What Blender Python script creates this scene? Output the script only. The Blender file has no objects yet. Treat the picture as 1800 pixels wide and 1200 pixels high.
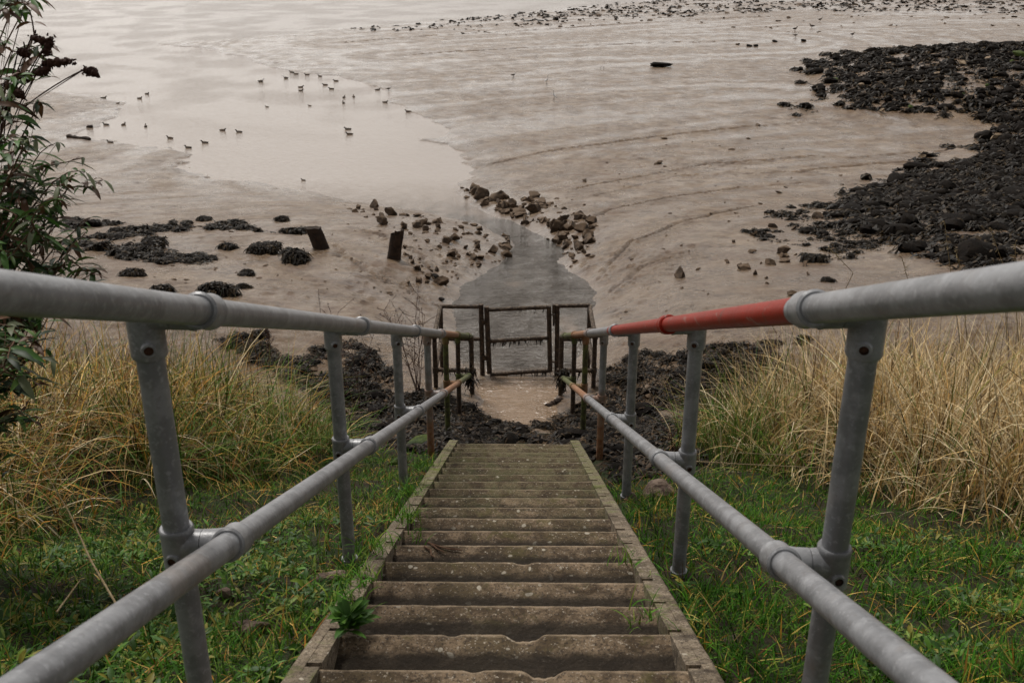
import bpy, math, random
import numpy as np
from mathutils import Vector
R = math.radians
random.seed(7); rng = np.random.default_rng(11)
sc = bpy.context.scene
C = sc.collection
# ------------------------------------------------------------------ camera, world, sun, exposure
PITCH = R(22.65); YAW = R(0.42); F = 1750.0; CZ = 8.5
cam = bpy.data.cameras.new("camera"); cam_o = bpy.data.objects.new("camera", cam); C.objects.link(cam_o)
cam.lens = 35.0; cam.sensor_width = 36.0; cam.clip_end = 3000; cam.clip_start = 0.05
cam_o.location = (0, 0, CZ); cam_o.rotation_euler = (math.pi/2 - PITCH, 0, YAW)
cam.dof.use_dof = True; cam.dof.focus_distance = 7.0; cam.dof.aperture_fstop = 11.0
sc.camera = cam_o
w = bpy.data.worlds.new("World"); sc.world = w; w.use_nodes = True
nt = w.node_tree; nt.nodes.clear()
SUN_EL = R(60); SUN_AZ = R(-35)      # azimuth clockwise from +Y
sky = nt.nodes.new('ShaderNodeTexSky'); sky.sky_type = 'NISHITA'; sky.sun_disc = False
sky.sun_elevation = SUN_EL; sky.sun_rotation = SUN_AZ; sky.air_density = 1.5; sky.dust_density = 3.0; sky.ozone_density = 1.0
hs = nt.nodes.new('ShaderNodeHueSaturation'); hs.inputs['Saturation'].default_value = 0.10
tint = nt.nodes.new('ShaderNodeMix'); tint.data_type = 'RGBA'; tint.blend_type = 'MULTIPLY'; tint.inputs[0].default_value = 1
tint.inputs[7].default_value = (1.0, 0.958, 0.922, 1)
tc = nt.nodes.new('ShaderNodeTexCoord'); mpw = nt.nodes.new('ShaderNodeMapping'); mpw.inputs['Scale'].default_value = (1.2, 1.2, 3.5)
nz = nt.nodes.new('ShaderNodeTexNoise'); nz.inputs['Scale'].default_value = 1.8; nz.inputs['Detail'].default_value = 4
mr = nt.nodes.new('ShaderNodeMapRange'); mr.inputs[1].default_value = .3; mr.inputs[2].default_value = .7; mr.inputs[3].default_value = .72; mr.inputs[4].default_value = 1.12
cl = nt.nodes.new('ShaderNodeMix'); cl.data_type = 'RGBA'; cl.blend_type = 'MULTIPLY'; cl.inputs[0].default_value = 1
bg = nt.nodes.new('ShaderNodeBackground'); bg.inputs['Strength'].default_value = 0.10
wo = nt.nodes.new('ShaderNodeOutputWorld'); L = nt.links.new
L(sky.outputs[0], hs.inputs['Color']); L(hs.outputs[0], tint.inputs[6]); L(tint.outputs[2], cl.inputs[6])
L(tc.outputs['Generated'], mpw.inputs[0]); L(mpw.outputs[0], nz.inputs[0]); L(nz.outputs[0], mr.inputs[0]); L(mr.outputs[0], cl.inputs[7])
sxw = nt.nodes.new('ShaderNodeSeparateXYZ'); L(tc.outputs['Generated'], sxw.inputs[0])      # bright break in the cloud low down, heavier cloud overhead
gr = nt.nodes.new('ShaderNodeMapRange'); gr.interpolation_type = 'SMOOTHSTEP'; gr.inputs[1].default_value = .05; gr.inputs[2].default_value = .50; gr.inputs[3].default_value = 1.6; gr.inputs[4].default_value = .60; L(sxw.outputs[2], gr.inputs[0])
cg = nt.nodes.new('ShaderNodeMix'); cg.data_type = 'RGBA'; cg.blend_type = 'MULTIPLY'; cg.inputs[0].default_value = 1; L(cl.outputs[2], cg.inputs[6]); L(gr.outputs[0], cg.inputs[7])
low = nt.nodes.new('ShaderNodeMapRange'); low.inputs[1].default_value = -.06; low.inputs[2].default_value = -.01; low.inputs[3].default_value = .08; low.inputs[4].default_value = 1.0; L(sxw.outputs[2], low.inputs[0])     # land, not sky, below the horizon
cf = nt.nodes.new('ShaderNodeMix'); cf.data_type = 'RGBA'; cf.blend_type = 'MULTIPLY'; cf.inputs[0].default_value = 1; L(cg.outputs[2], cf.inputs[6]); L(low.outputs[0], cf.inputs[7]); L(cf.outputs[2], bg.inputs[0]); L(bg.outputs[0], wo.inputs[0])
sl = bpy.data.lights.new("sun", 'SUN'); so = bpy.data.objects.new("sun", sl); C.objects.link(so)
sl.energy = 1.7; sl.angle = R(12); sl.color = (1, .955, .9)
d = Vector((math.sin(SUN_AZ)*math.cos(SUN_EL), math.cos(SUN_AZ)*math.cos(SUN_EL), math.sin(SUN_EL)))
so.rotation_euler = d.to_track_quat('Z', 'Y').to_euler()
sc.view_settings.view_transform = 'Standard'; sc.view_settings.look = 'None'; sc.view_settings.gamma = 1
sc.view_settings.exposure = 0.58

# ------------------------------------------------------------------ projection helpers
cp, sp = math.cos(PITCH), math.sin(PITCH); cy, sy = math.cos(YAW), math.sin(YAW)
RIGHT = np.array([cy, sy, 0]); FWD = np.array([-sy*cp, cy*cp, -sp]); DOWN = np.array([sy*sp, -cy*sp, -cp])
SF = np.array([0, math.cos(R(22.6)), -math.sin(R(22.6))]); SD = np.array([0, -math.sin(R(22.6)), -math.cos(R(22.6))])
def S(x, s, p):                       # point on the stair slope system: x across, s along, p below the axis
    v = s*SF + p*SD; return np.array([x, v[1], v[2]+CZ])
def ray(px, py): return FWD + (px-900)/F*RIGHT + (py-600)/F*DOWN
def sm(a, b, t):
    t = np.clip((t-a)/(b-a), 0, 1); return t*t*(3-2*t)
# ------------------------------------------------------------------ noise (numpy)
_p = rng.permutation(256); _p = np.concatenate([_p, _p, _p]); _g = rng.normal(size=(256, 3)); _g /= np.linalg.norm(_g, axis=1)[:, None]
def pn(x, y, z=0.0):
    x, y, z = np.broadcast_arrays(np.asarray(x, float), np.asarray(y, float), np.asarray(z, float))
    xi = np.floor(x).astype(int); yi = np.floor(y).astype(int); zi = np.floor(z).astype(int)
    xf = x-xi; yf = y-yi; zf = z-zi
    u = xf*xf*xf*(xf*(xf*6-15)+10); v = yf*yf*yf*(yf*(yf*6-15)+10); s = zf*zf*zf*(zf*(zf*6-15)+10)
    def gr(i, j, k):
        h = _p[_p[_p[(xi+i) & 255]+((yi+j) & 255)]+((zi+k) & 255)]
        g = _g[h]; return g[..., 0]*(xf-i)+g[..., 1]*(yf-j)+g[..., 2]*(zf-k)
    def lp(a, b, t): return a+t*(b-a)
    return lp(lp(lp(gr(0,0,0), gr(1,0,0), u), lp(gr(0,1,0), gr(1,1,0), u), v), lp(lp(gr(0,0,1), gr(1,0,1), u), lp(gr(0,1,1), gr(1,1,1), u), v), s)
def fbm(x, y, z=0.0, o=4):
    r = 0; a = 1.0
    for i in range(o): r = r + a*pn(x*2**i+i*17.3, y*2**i-i*9.1, z*2**i if not np.isscalar(z) else z+i*3.7); a *= .5
    return r
# ------------------------------------------------------------------ terrain functions
def base_mud(y):
    z = -5.02-.157*(np.asarray(y, float)-9.6)
    k = 0.35; f = -8.5
    return np.where(z-f > 4*k, z, f + k*np.log1p(np.exp(np.clip((z-f)/k, -30, 30))) - 0) + CZ
def to_ground(px, py):                # on the bare mud surface
    r = ray(px, py); t0 = 1.0; t1 = 700.0
    for _ in range(60):
        t = .5*(t0+t1)
        if r[2]*t+CZ > base_mud(r[1]*t): t0 = t
        else: t1 = t
    return r[0]*t0, r[1]*t0
def W(poly): return np.array([to_ground(*p) for p in poly])
def sdist(x, y, P, closed=True):
    """signed distance, positive outside"""
    x = np.asarray(x, float); y = np.asarray(y, float); dm = np.full(x.shape, 1e9); ins = np.zeros(x.shape, bool)
    n = len(P)
    for i in range(n if closed else n-1):
        ax, ay = P[i]; bx, by = P[(i+1) % n]; ex, ey = bx-ax, by-ay
        t = np.clip(((x-ax)*ex+(y-ay)*ey)/(ex*ex+ey*ey+1e-12), 0, 1)
        dm = np.minimum(dm, (x-ax-t*ex)**2+(y-ay-t*ey)**2)
        if closed and abs(by-ay) > 1e-9:
            c = ((ay > y) != (by > y)) & (x < (bx-ax)*(y-ay)/(by-ay)+ax); ins ^= c
    dm = np.sqrt(dm)
    return np.where(ins, -dm, dm) if closed else dm
WATER = W([(822,748),(838,700),(822,668),(800,600),(792,530),(812,505),(838,488),(872,468),(893,448),(905,432),(890,418),(862,404),(820,392),(770,379),(700,368),
           (640,361),(590,346),(540,334),(470,324),(400,316),(335,303),(312,290),(332,275),(300,264),(240,257),(195,248),(150,240),(185,220),(200,205),(214,192),(205,180),(150,168),(60,160),(-60,150),(-900,120),
           (-1500,-60),(3300,-80),(3300,-55),(1800,-22),(1500,-8),(1150,0),(1000,14),(850,30),(700,42),(560,54),(430,68),(330,73),(265,78),(380,88),(430,105),(500,122),(580,132),(640,145),(680,158),(692,178),
           (720,192),(765,212),(795,228),(780,240),(735,250),(790,252),(818,262),(800,280),(822,298),(838,300),(818,318),(806,334),(822,352),(860,374),(905,394),(950,412),(985,432),(996,446),(985,462),(1004,478),(1024,490),(1044,512),(1040,560),(1004,650),(985,690),(968,748)])
WR = WATER.copy()
MASS = W([(1500,95),(1445,100),(1405,118),(1385,132),(1425,148),(1405,165),(1450,176),(1370,196),(1400,208),(1460,198),(1505,212),(1560,202),(1640,216),(1705,218),(1722,230),
          (1682,250),(1703,258),(1655,266),(1640,285),(1602,292),(1585,312),(1535,326),(1530,342),(1500,352),(1465,372),(1478,388),(1402,398),(1408,416),(1445,432),(1405,452),(1460,462),(1505,470),(1535,505),(1600,540),(1750,585),(2300,660),(2600,80),(1800,85)])
BAR = W([(600,52),(850,28),(1150,0),(1500,-8),(2200,-30),(2200,24),(1800,26),(1400,22),(1150,35),(900,52),(700,62)])
RILLS = [W(p) for p in [[(1000,352),(1060,340),(1120,327),(1190,312),(1240,300),(1320,294),(1420,284),(1500,286),(1600,276),(1760,262)],
                        [(1040,366),(1110,348),(1190,326),(1290,322),(1400,316),(1480,305),(1600,296)],
                        [(880,290),(960,272),(1060,258),(1150,245),(1300,228),(1420,218)],
                        [(600,78),(760,65),(950,55),(1100,44),(1300,33),(1600,26),(1900,20)],
                        [(700,100),(900,88),(1150,78),(1300,74)],
                        [(1010,420),(1080,395),(1180,372),(1300,352),(1400,342)],
                        [(1045,500),(1120,455),(1200,425),(1330,395)],
                        [(790,520),(740,480),(700,460),(640,445)],
                        [(1050,540),(1110,500),(1190,488)],
                        [(820,560),(740,540),(650,520),(560,470)]]]
LM = [(-1.25,7.2),(-1.3,6.1),(-1.75,4.9),(-2.15,3.9),(-2.3,2.6),(-3.0,1.6),(-9,1),(-9,8.6),(-4.2,8.6),(-2.6,8.1),(-1.9,7.7)]
RM = [(1.25,7.1),(1.3,6.3),(1.75,5.5),(2.2,4.4),(2.6,3.2),(3.4,2.2),(9,1.5),(9,8.6),(4.6,8.4),(3.0,8.1),(2.0,7.7)]
def slope_z(x, y):
    z = -.955-.4163*np.maximum(y, -9.5)+CZ  # slope carried on upward behind the camera, unseen, to block low rear sky
    sl_ = sdist(x, y, LM); sr_ = sdist(x, y, RM)
    z = z + .30*sm(.1, -.9, sl_) + .24*sm(.1, -.9, sr_)
    z = z + .10*fbm(x*1.1, y*1.1, 3.3, 4)*sm(.5, .9, np.abs(x)) + .03*pn(x*6, y*6, 1.1)*sm(.5, .8, np.abs(x))
    z = z - .10*sm(.62, .5, np.abs(x+.035)) 
    return z
def mud_z(x, y, full=False):
    far = sm(22, 45, y); wa = .16+.75*far; wf = 1.5-1.1*far
    b = base_mud(y); s = sdist(x+wa*fbm(x*wf, y*wf*.7, 11.5, 4), y+wa*1.3*fbm(x*wf, y*wf*.7, 15.5, 4), WR)
    amp = .55*(1-far)+.07*far; k = 1.5*(1-far)+3*far
    out = .028+amp*(1-np.exp(-np.maximum(s, 0)/k))*sm(9.0, 12.5, y)
    wob = fbm(x*.9, y*.9, 5.2, 3)*.5
    z = b+np.where(s > 0, np.minimum(out, .012+np.maximum(s, 0)*.25), -.16*np.minimum(1, -s/.5))
    ms = sdist(x, y, MASS)
    z = z + np.where(ms < 0, np.minimum(-ms*.14, 1.25)*(.6+.4*far), 0)
    fine = np.where(s > 0, 1, .15)*sm(0, .35, np.abs(s))
    calm = .35+.65*sm(-.1, .5, fbm(x*.12, y*.12, 8.1, 2)+.25*(1-far))
    z = z + fine*calm*(.050*fbm(x*1.2, y*2.0, 2.2, 3) + .026*(1-np.abs(fbm(x*3.1+wob, y*5+wob, 7.7, 3))*2.2) + .016*fbm(x*9, y*14, 1.7, 2))
    z = z + np.where(s > 0, 1, 0)*(1-far)*sm(2.6, .3, s)*sm(.0, .3, s)*sm(13, 16, y)*(.10*np.abs(fbm(x*2.2, y*2.2, 18.1, 4))+.03*fbm(x*8, y*8, 3.1, 2))
    rl = np.zeros(np.shape(x)); jit = .22*fbm(x*.7, y*.7, 4.4, 4)*(1+y/25)+.05*fbm(x*4, y*4, 14.4, 3); near = None
    for i, r in enumerate(RILLS):
        dd = sdist(x+jit, y+jit, r, False); wd = .016+.0013*y; k = .45+.55*sm(-.2, .2, pn(x*.3, y*.3, i*3.0)); g = np.exp(-(dd/wd)**2); near = dd if near is None else np.minimum(near, dd)
        z = z - fine*k*(.06+.0018*y)*g + fine*k*.03*np.exp(-((dd-2.6*wd)/(1.3*wd))**2); rl = np.maximum(rl, g*k*fine)
    z = z + fine*.030*(1-far)*sm(4, .5, near)*1.3*(1-2*np.abs(pn(near*2.6, x*.12+y*.08, 9.0)))
    return (z, s, rl, near) if full else z
def ground_z(x, y):
    x = np.atleast_1d(np.asarray(x, float)); y = np.atleast_1d(np.asarray(y, float))
    a = slope_z(x, y); a = np.where(y > 10.6, -99, a); b = np.where(y > 8.0, mud_z(x, y), -99)
    return np.maximum(a, b)
def hit(px, py):
    r = ray(px, py); ts = 1.5*np.exp(np.linspace(0, math.log(330), 900)); xs = r[0]*ts; ys = r[1]*ts; zs = r[2]*ts+CZ
    g = ground_z(xs, ys); i = int(np.argmax(zs < g)); i = max(i, 1)
    f = (zs[i-1]-g[i-1])/((zs[i-1]-g[i-1])-(zs[i]-g[i])+1e-9); t = ts[i-1]+f*(ts[i]-ts[i-1])
    return np.array([r[0]*t, r[1]*t, r[2]*t+CZ])
def pxm(P):                           # photo pixels per metre at P
    v = np.array([P[0], P[1], P[2]-CZ]); return F/float(v@FWD)
# ------------------------------------------------------------------ object helpers
def tag(o, label=None, cat=None, group=None, kind=None):
    if label: o['label'] = label
    if cat: o['category'] = cat
    if group: o['group'] = group
    if kind: o['kind'] = kind
    return o
def empty(name, loc, label, cat, group=None):
    o = bpy.data.objects.new(name, None); C.objects.link(o); o.location = [float(v) for v in loc]; o.empty_display_size = .1
    return tag(o, label, cat, group)
def mesh_np(name, V, faces, mat, col=None, smooth=False, attrs=None):
    """faces: (N,4) or (N,3) int array"""
    V = np.asarray(V, np.float32); faces = np.asarray(faces, np.int32); me = bpy.data.meshes.new(name)
    n, k = faces.shape
    me.vertices.add(len(V)); me.vertices.foreach_set('co', V.ravel())
    me.loops.add(n*k); me.loops.foreach_set('vertex_index', faces.ravel())
    me.polygons.add(n); me.polygons.foreach_set('loop_start', np.arange(0, n*k, k, dtype=np.int32))
    me.polygons.foreach_set('use_smooth', np.full(n, smooth))
    me.update(calc_edges=True); me.validate()
    if col is not None:
        a = me.color_attributes.new('tint', 'FLOAT_COLOR', 'POINT'); c = np.ones((len(V), 4), np.float32); c[:, :3] = col; a.data.foreach_set('color', c.ravel())
    for k_, v in (attrs or {}).items():
        a = me.attributes.new(k_, 'FLOAT', 'POINT'); a.data.foreach_set('value', np.asarray(v, np.float32))
    if mat:
        for m in (mat if isinstance(mat, list) else [mat]): me.materials.append(m)
    return me
def link(name, me, parent=None, loc=(0, 0, 0)):
    o = bpy.data.objects.new(name, me); C.objects.link(o)
    if parent is not None: o.parent = parent
    o.location = [float(v) for v in loc]
    return o
class MB:
    """quad mesh collector in world coordinates"""
    def __init__(s): s.v = []; s.f = []; s.n = 0
    def add(s, V, Fq): V = np.asarray(V, float); s.v.append(V); s.f.append(np.asarray(Fq, int)+s.n); s.n += len(V); return s
    def tube(s, pts, rad, n=20, cap=True, squash=None):
        pts = np.asarray(pts, float); m = len(pts); rad = np.broadcast_to(np.asarray(rad, float), (m,))
        T = np.gradient(pts, axis=0); T /= np.linalg.norm(T, axis=1)[:, None]+1e-12
        up = np.array([0, 0, 1.0]) if abs(T[0][2]) < .9 else np.array([0, 1.0, 0])
        a = np.linspace(0, 2*math.pi, n, endpoint=False); V = []
        for i in range(m):
            u = np.cross(T[i], up); u /= np.linalg.norm(u)+1e-12; v = np.cross(u, T[i])
            sx, sz = squash if squash is not None else (1, 1)
            V.append(pts[i]+rad[i]*(np.cos(a)[:, None]*u*sx+np.sin(a)[:, None]*v*sz))
        V = np.concatenate(V); Fq = []
        for i in range(m-1):
            for j in range(n): Fq.append((i*n+j, i*n+(j+1) % n, (i+1)*n+(j+1) % n, (i+1)*n+j))
        if cap:
            c0 = len(V); V = np.vstack([V, pts[0], pts[-1]])
            for j in range(0, n, 2):
                Fq.append((c0, (j+2) % n, (j+1) % n, j)); b = (m-1)*n; Fq.append((c0+1, b+j, b+j+1, b+(j+2) % n))
        return s.add(V, Fq)
    def box(s, lo, hi):
        x0, y0, z0 = lo; x1, y1, z1 = hi
        V = [(x0,y0,z0),(x1,y0,z0),(x1,y1,z0),(x0,y1,z0),(x0,y0,z1),(x1,y0,z1),(x1,y1,z1),(x0,y1,z1)]
        return s.add(V, [(0,3,2,1),(4,5,6,7),(0,1,5,4),(1,2,6,5),(2,3,7,6),(3,0,4,7)])
    def build(s, name, mat, parent=None, smooth=True, label=None):
        V = np.concatenate(s.v); Fq = np.concatenate(s.f)
        off = np.array(parent_world(parent)) if parent is not None else np.zeros(3)
        if parent is None:
            off = V.mean(axis=0); off[2] = V[:, 2].min()
        me = mesh_np(name, V-off, Fq, mat, smooth=smooth)
        if smooth: me.set_sharp_from_angle(angle=R(40))
        o = link(name, me, parent, (0, 0, 0) if parent is not None else off)
        if label: o['label'] = label
        return o
def parent_world(p):
    l = Vector((0, 0, 0))
    while p is not None: l = l + p.location; p = p.parent
    return l
def grid_faces(nr, nc):
    i = np.arange(nr-1)[:, None]*nc+np.arange(nc-1)[None, :]
    return np.stack([i, i+1, i+nc+1, i+nc], -1).reshape(-1, 4)
# ------------------------------------------------------------------ materials
class MT:
    def __init__(s, name, rough=.7, spec=.5, metal=0.0):
        s.m = bpy.data.materials.new(name); s.m.use_nodes = True; s.t = s.m.node_tree; s.b = s.t.nodes['Principled BSDF']
        s.b.inputs['Roughness'].default_value = rough; s.b.inputs['Specular IOR Level'].default_value = spec; s.b.inputs['Metallic'].default_value = metal
        s.geo = s.t.nodes.new('ShaderNodeNewGeometry')
    def N(s, t, **kw):
        n = s.t.nodes.new(t)
        for k, v in kw.items():
            if hasattr(n, k): setattr(n, k, v)
        return n
    def L(s, a, b): s.t.links.new(a, b)
    def val(s, x, inp):
        if isinstance(x, (int, float)): inp.default_value = x
        elif isinstance(x, tuple): inp.default_value = (*x, 1) if len(x) == 3 else x
        else: s.L(x, inp)
    def noise(s, scale, detail=4, rough=.55, dist=0, vec=None, stretch=None):
        n = s.N('ShaderNodeTexNoise'); n.inputs['Scale'].default_value = scale; n.inputs['Detail'].default_value = detail; n.inputs['Roughness'].default_value = rough; n.inputs['Distortion'].default_value = dist
        v = vec or s.geo.outputs['Position']
        if stretch:
            mp = s.N('ShaderNodeMapping'); mp.inputs['Scale'].default_value = stretch; s.L(v, mp.inputs[0]); v = mp.outputs[0]
        s.L(v, n.inputs['Vector']); return n.outputs['Fac']
    def vor(s, scale, feature='F1', out='Distance', rnd=1.0, vec=None):
        n = s.N('ShaderNodeTexVoronoi'); n.feature = feature; n.inputs['Scale'].default_value = scale; n.inputs['Randomness'].default_value = rnd
        s.L(vec or s.geo.outputs['Position'], n.inputs['Vector']); return n.outputs[out]
    def mr(s, x, a, b, c=0.0, d=1.0):
        n = s.N('ShaderNodeMapRange'); n.interpolation_type = 'SMOOTHSTEP'; s.L(x, n.inputs[0])
        for i, v in enumerate((a, b, c, d)): n.inputs[i+1].default_value = v
        return n.outputs[0]
    def math(s, op, a, b=0.0):
        n = s.N('ShaderNodeMath'); n.operation = op; s.val(a, n.inputs[0]); s.val(b, n.inputs[1]); return n.outputs[0]
    def mix(s, f, a, b, mode='MIX'):
        n = s.N('ShaderNodeMix'); n.data_type = 'RGBA'; n.blend_type = mode; s.val(f, n.inputs[0]); s.val(a, n.inputs[6]); s.val(b, n.inputs[7]); return n.outputs[2]
    def bump(s, h, strength=.4, dist=.01, prev=None):
        n = s.N('ShaderNodeBump'); n.inputs['Strength'].default_value = strength; n.inputs['Distance'].default_value = dist; s.L(h, n.inputs['Height'])
        if prev: s.L(prev, n.inputs['Normal'])
        s.L(n.outputs[0], s.b.inputs['Normal']); return n.outputs[0]
    def color(s, c): s.val(c, s.b.inputs['Base Color']); return s
    def attr(s, name, out='Color'):
        n = s.N('ShaderNodeAttribute'); n.attribute_name = name; return n.outputs[out]
    def pos(s):
        n = s.N('ShaderNodeSeparateXYZ'); s.L(s.geo.outputs['Position'], n.inputs[0]); return n.outputs

def mat_mud():
    m = MT('wet_mud', .4, .5)
    n1 = m.noise(.35, 5, .6); n2 = m.noise(2.2, 6, .65); n3 = m.noise(14, 5, .7)
    c = m.mix(m.mr(n1, .35, .68), (.160, .098, .048), (.225, .148, .080))
    c = m.mix(m.mr(n2, .42, .66), c, (.130, .072, .033))
    c = m.mix(m.mr(n3, .62, .78, 0, .45), c, (.09, .055, .035))
    m.L(m.attr('sheen', 'Fac'), m.b.inputs['Coat Weight']); m.b.inputs['Coat IOR'].default_value = 1.45; dk = m.attr('damp', 'Fac')
    c = m.mix(m.math('MULTIPLY', dk, .45), c, (.13, .080, .040))
    c = m.mix(m.math('MULTIPLY', m.attr('rill', 'Fac'), .8), c, (.075, .045, .026))
    m.color(c)
    c = m.mix(m.mr(m.noise(7, 6, .75, .6, stretch=(1, 1.6, 1)), .56, .68, 0, .6), c, (.085, .052, .032)); m.color(c)
    r = m.mr(m.noise(1.1, 4, .6), .35, .7, .24, .52)
    m.L(r, m.b.inputs['Roughness'])
    b1 = m.bump(m.noise(5, 8, .72, .5, stretch=(1, 1.6, 1)), .9, .09)
    b2 = m.bump(m.noise(24, 5, .7), .8, .02, b1)
    cb = m.N('ShaderNodeBump'); cb.inputs['Strength'].default_value = .5; cb.inputs['Distance'].default_value = .04; m.L(m.noise(6, 5, .6, .5, stretch=(1, 1.6, 1)), cb.inputs['Height']); m.L(cb.outputs[0], m.b.inputs['Coat Normal'])
    wr = m.mr(m.math('ABSOLUTE', m.math('SUBTRACT', m.noise(7, 4, .6, .8, stretch=(.55, 1.5, 1)), .5)), .0, .035, 1, 0)
    wr = m.math('MULTIPLY', wr, m.mr(m.noise(1.3, 4, .6), .40, .62)); c = m.mix(m.math('MULTIPLY', wr, .75), c, (.070, .040, .022)); m.color(c)
    m.L(m.mr(m.noise(.6, 4, .65), .35, .65, .12, .38), m.b.inputs['Coat Roughness'])
    cr = m.vor(3.2, 'DISTANCE_TO_EDGE')
    b3 = m.bump(m.mr(cr, 0, .05, 0, 1), .22, .012, b2); m.bump(m.math('SUBTRACT', 1.0, wr), .8, .02, b3)
    return m.m
def mat_water():
    m = MT('silty_water', .06, .5); m.b.inputs['IOR'].default_value = 1.333
    rf = m.attr('riffle', 'Fac'); mu = m.attr('murk', 'Fac')
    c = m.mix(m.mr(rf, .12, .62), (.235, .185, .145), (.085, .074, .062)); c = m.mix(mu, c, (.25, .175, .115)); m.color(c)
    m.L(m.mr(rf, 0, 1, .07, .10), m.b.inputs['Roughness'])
    big = m.noise(1.6, 5, .6, 0, stretch=(1, 2.2, 1)); n = m.N('ShaderNodeBump'); n.inputs['Distance'].default_value = .025; n.inputs['Strength'].default_value = .16; m.L(big, n.inputs['Height'])
    sm_ = m.noise(5.5, 3, .55, 1.2, stretch=(.8, 1.7, 1)); n2 = m.N('ShaderNodeBump'); n2.inputs['Distance'].default_value = .20; m.L(m.math('MULTIPLY', rf, 1.0), n2.inputs['Strength']); m.L(sm_, n2.inputs['Height']); m.L(n.outputs[0], n2.inputs['Normal'])
    m.L(n2.outputs[0], m.b.inputs['Normal'])
    return m.m
def mat_soil():
    m = MT('bank_soil', .9, .2)
    n = m.noise(3, 6, .65); n2 = m.noise(22, 5, .7)
    c = m.mix(m.mr(n, .4, .62), (.022, .015, .008), (.018, .028, .008)); c = m.mix(m.mr(n2, .5, .7), c, (.04, .03, .016)); m.color(c)
    m.bump(n2, .8, .03); return m.m
def mat_tint(name, rough=.6, spec=.3, trans=.0, var=.25):
    m = MT(name, rough, spec); a = m.attr('tint'); n = m.noise(35, 2, .5)
    c = m.mix(m.mr(n, .3, .7, 0, var), a, (.02, .015, .008)); m.color(c)
    if trans:
        m.b.inputs['Subsurface Weight'].default_value = 0
        tr = m.N('ShaderNodeBsdfTranslucent'); m.L(a, tr.inputs[0]); ms = m.N('ShaderNodeMixShader'); ms.inputs[0].default_value = trans
        m.L(m.b.outputs[0], ms.inputs[1]); m.L(tr.outputs[0], ms.inputs[2]); m.L(ms.outputs[0], m.t.nodes['Material Output'].inputs[0])
    return m.m
def mat_galv(name='galvanised_pipe', paint=None, corrode=True, basec=(.25, .256, .268), post=False):
    m = MT(name, .38, .5, .12)
    n = m.noise(14, 5, .6, 0, stretch=(1, 1, 1)); n2 = m.noise(90, 3, .6); n3 = m.noise(5, 4, .7)
    dk = tuple(v*.70 for v in basec); lt = tuple(min(1, v*1.35) for v in basec)
    c = m.mix(m.mr(n, .42, .60), dk, basec); c = m.mix(m.mr(n2, .55, .68, 0, .6), c, lt); c = m.mix(m.mr(m.noise(28, 5, .7), .56, .70, 0, .55), c, lt)
    c = m.mix(m.mr(n3, .56, .70, 0, .5), c, (.20, .165, .14)); c = m.mix(m.mr(m.noise(120, 3, .6, 0, stretch=(1, .08, 1)), .60, .68, 0, .35), c, (.14, .13, .125))
    if paint: 
        c = m.mix(m.mr(n, .3, .75), tuple(v*.75 for v in paint), paint); c = m.mix(m.mr(m.noise(22, 5, .75), .56, .66, 0, .75), c, (.12, .045, .03)); c = m.mix(m.mr(m.noise(60, 3, .6, 0, stretch=(1, .1, 1)), .62, .68, 0, .6), c, (.30, .20, .17)); m.b.inputs['Specular IOR Level'].default_value = .15
        m.b.inputs['Metallic'].default_value = 0
    elif corrode:
        ps = m.pos(); y = ps[1]
        if post:
            hh = m.math('ADD', m.math('SUBTRACT', ps[2], CZ), m.math('MULTIPLY', y, .4163)); y = m.math('SUBTRACT', y, m.math('MULTIPLY', m.math('ADD', hh, .55), 1.3))
        yy = m.math('ADD', y, m.math('MULTIPLY', m.math('SUBTRACT', m.noise(3, 4, .7), .5), 1.6))
        f1 = m.mr(yy, 6.3, 6.9); f2 = m.mr(yy, 7.0, 7.6) if post else m.mr(yy, 7.9, 8.7); f3 = m.mr(yy, 10.2, 10.9)
        rust = m.mix(m.mr(m.noise(30, 4, .6), .35, .65), (.20, .075, .025), (.28, .16, .09))
        grn = m.mix(m.mr(m.noise(26, 4, .6), .4, .62), (.10, .115, .028), (.045, .040, .018))
        drk = (.05, .033, .020)
        c = m.mix(f1, c, rust); c = m.mix(f2, c, grn); c = m.mix(f3, c, drk)
        met = m.math('MULTIPLY', m.math('SUBTRACT', 1.0, f1), .12); m.L(met, m.b.inputs['Metallic']); m.L(m.mr(f1, 0, 1, .38, .8), m.b.inputs['Roughness'])
    m.color(c); b = m.bump(n2, .25, .003); m.bump(m.noise(9, 4, .6), .25, .006, b); return m.m
def mat_barn():
    m = MT('weed_crusted_pipe', .75, .35)
    z = m.math('ADD', m.geo.outputs['Normal'] if False else m.noise(18, 5, .7), 0)
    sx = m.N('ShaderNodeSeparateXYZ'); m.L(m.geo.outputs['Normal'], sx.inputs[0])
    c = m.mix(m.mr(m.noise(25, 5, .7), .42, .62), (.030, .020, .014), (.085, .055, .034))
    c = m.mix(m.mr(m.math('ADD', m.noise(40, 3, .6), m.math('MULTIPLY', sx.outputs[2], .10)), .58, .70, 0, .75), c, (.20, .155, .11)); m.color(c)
    b = m.bump(m.noise(60, 5, .7), .9, .012); m.bump(z, .6, .02, b); return m.m
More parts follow.
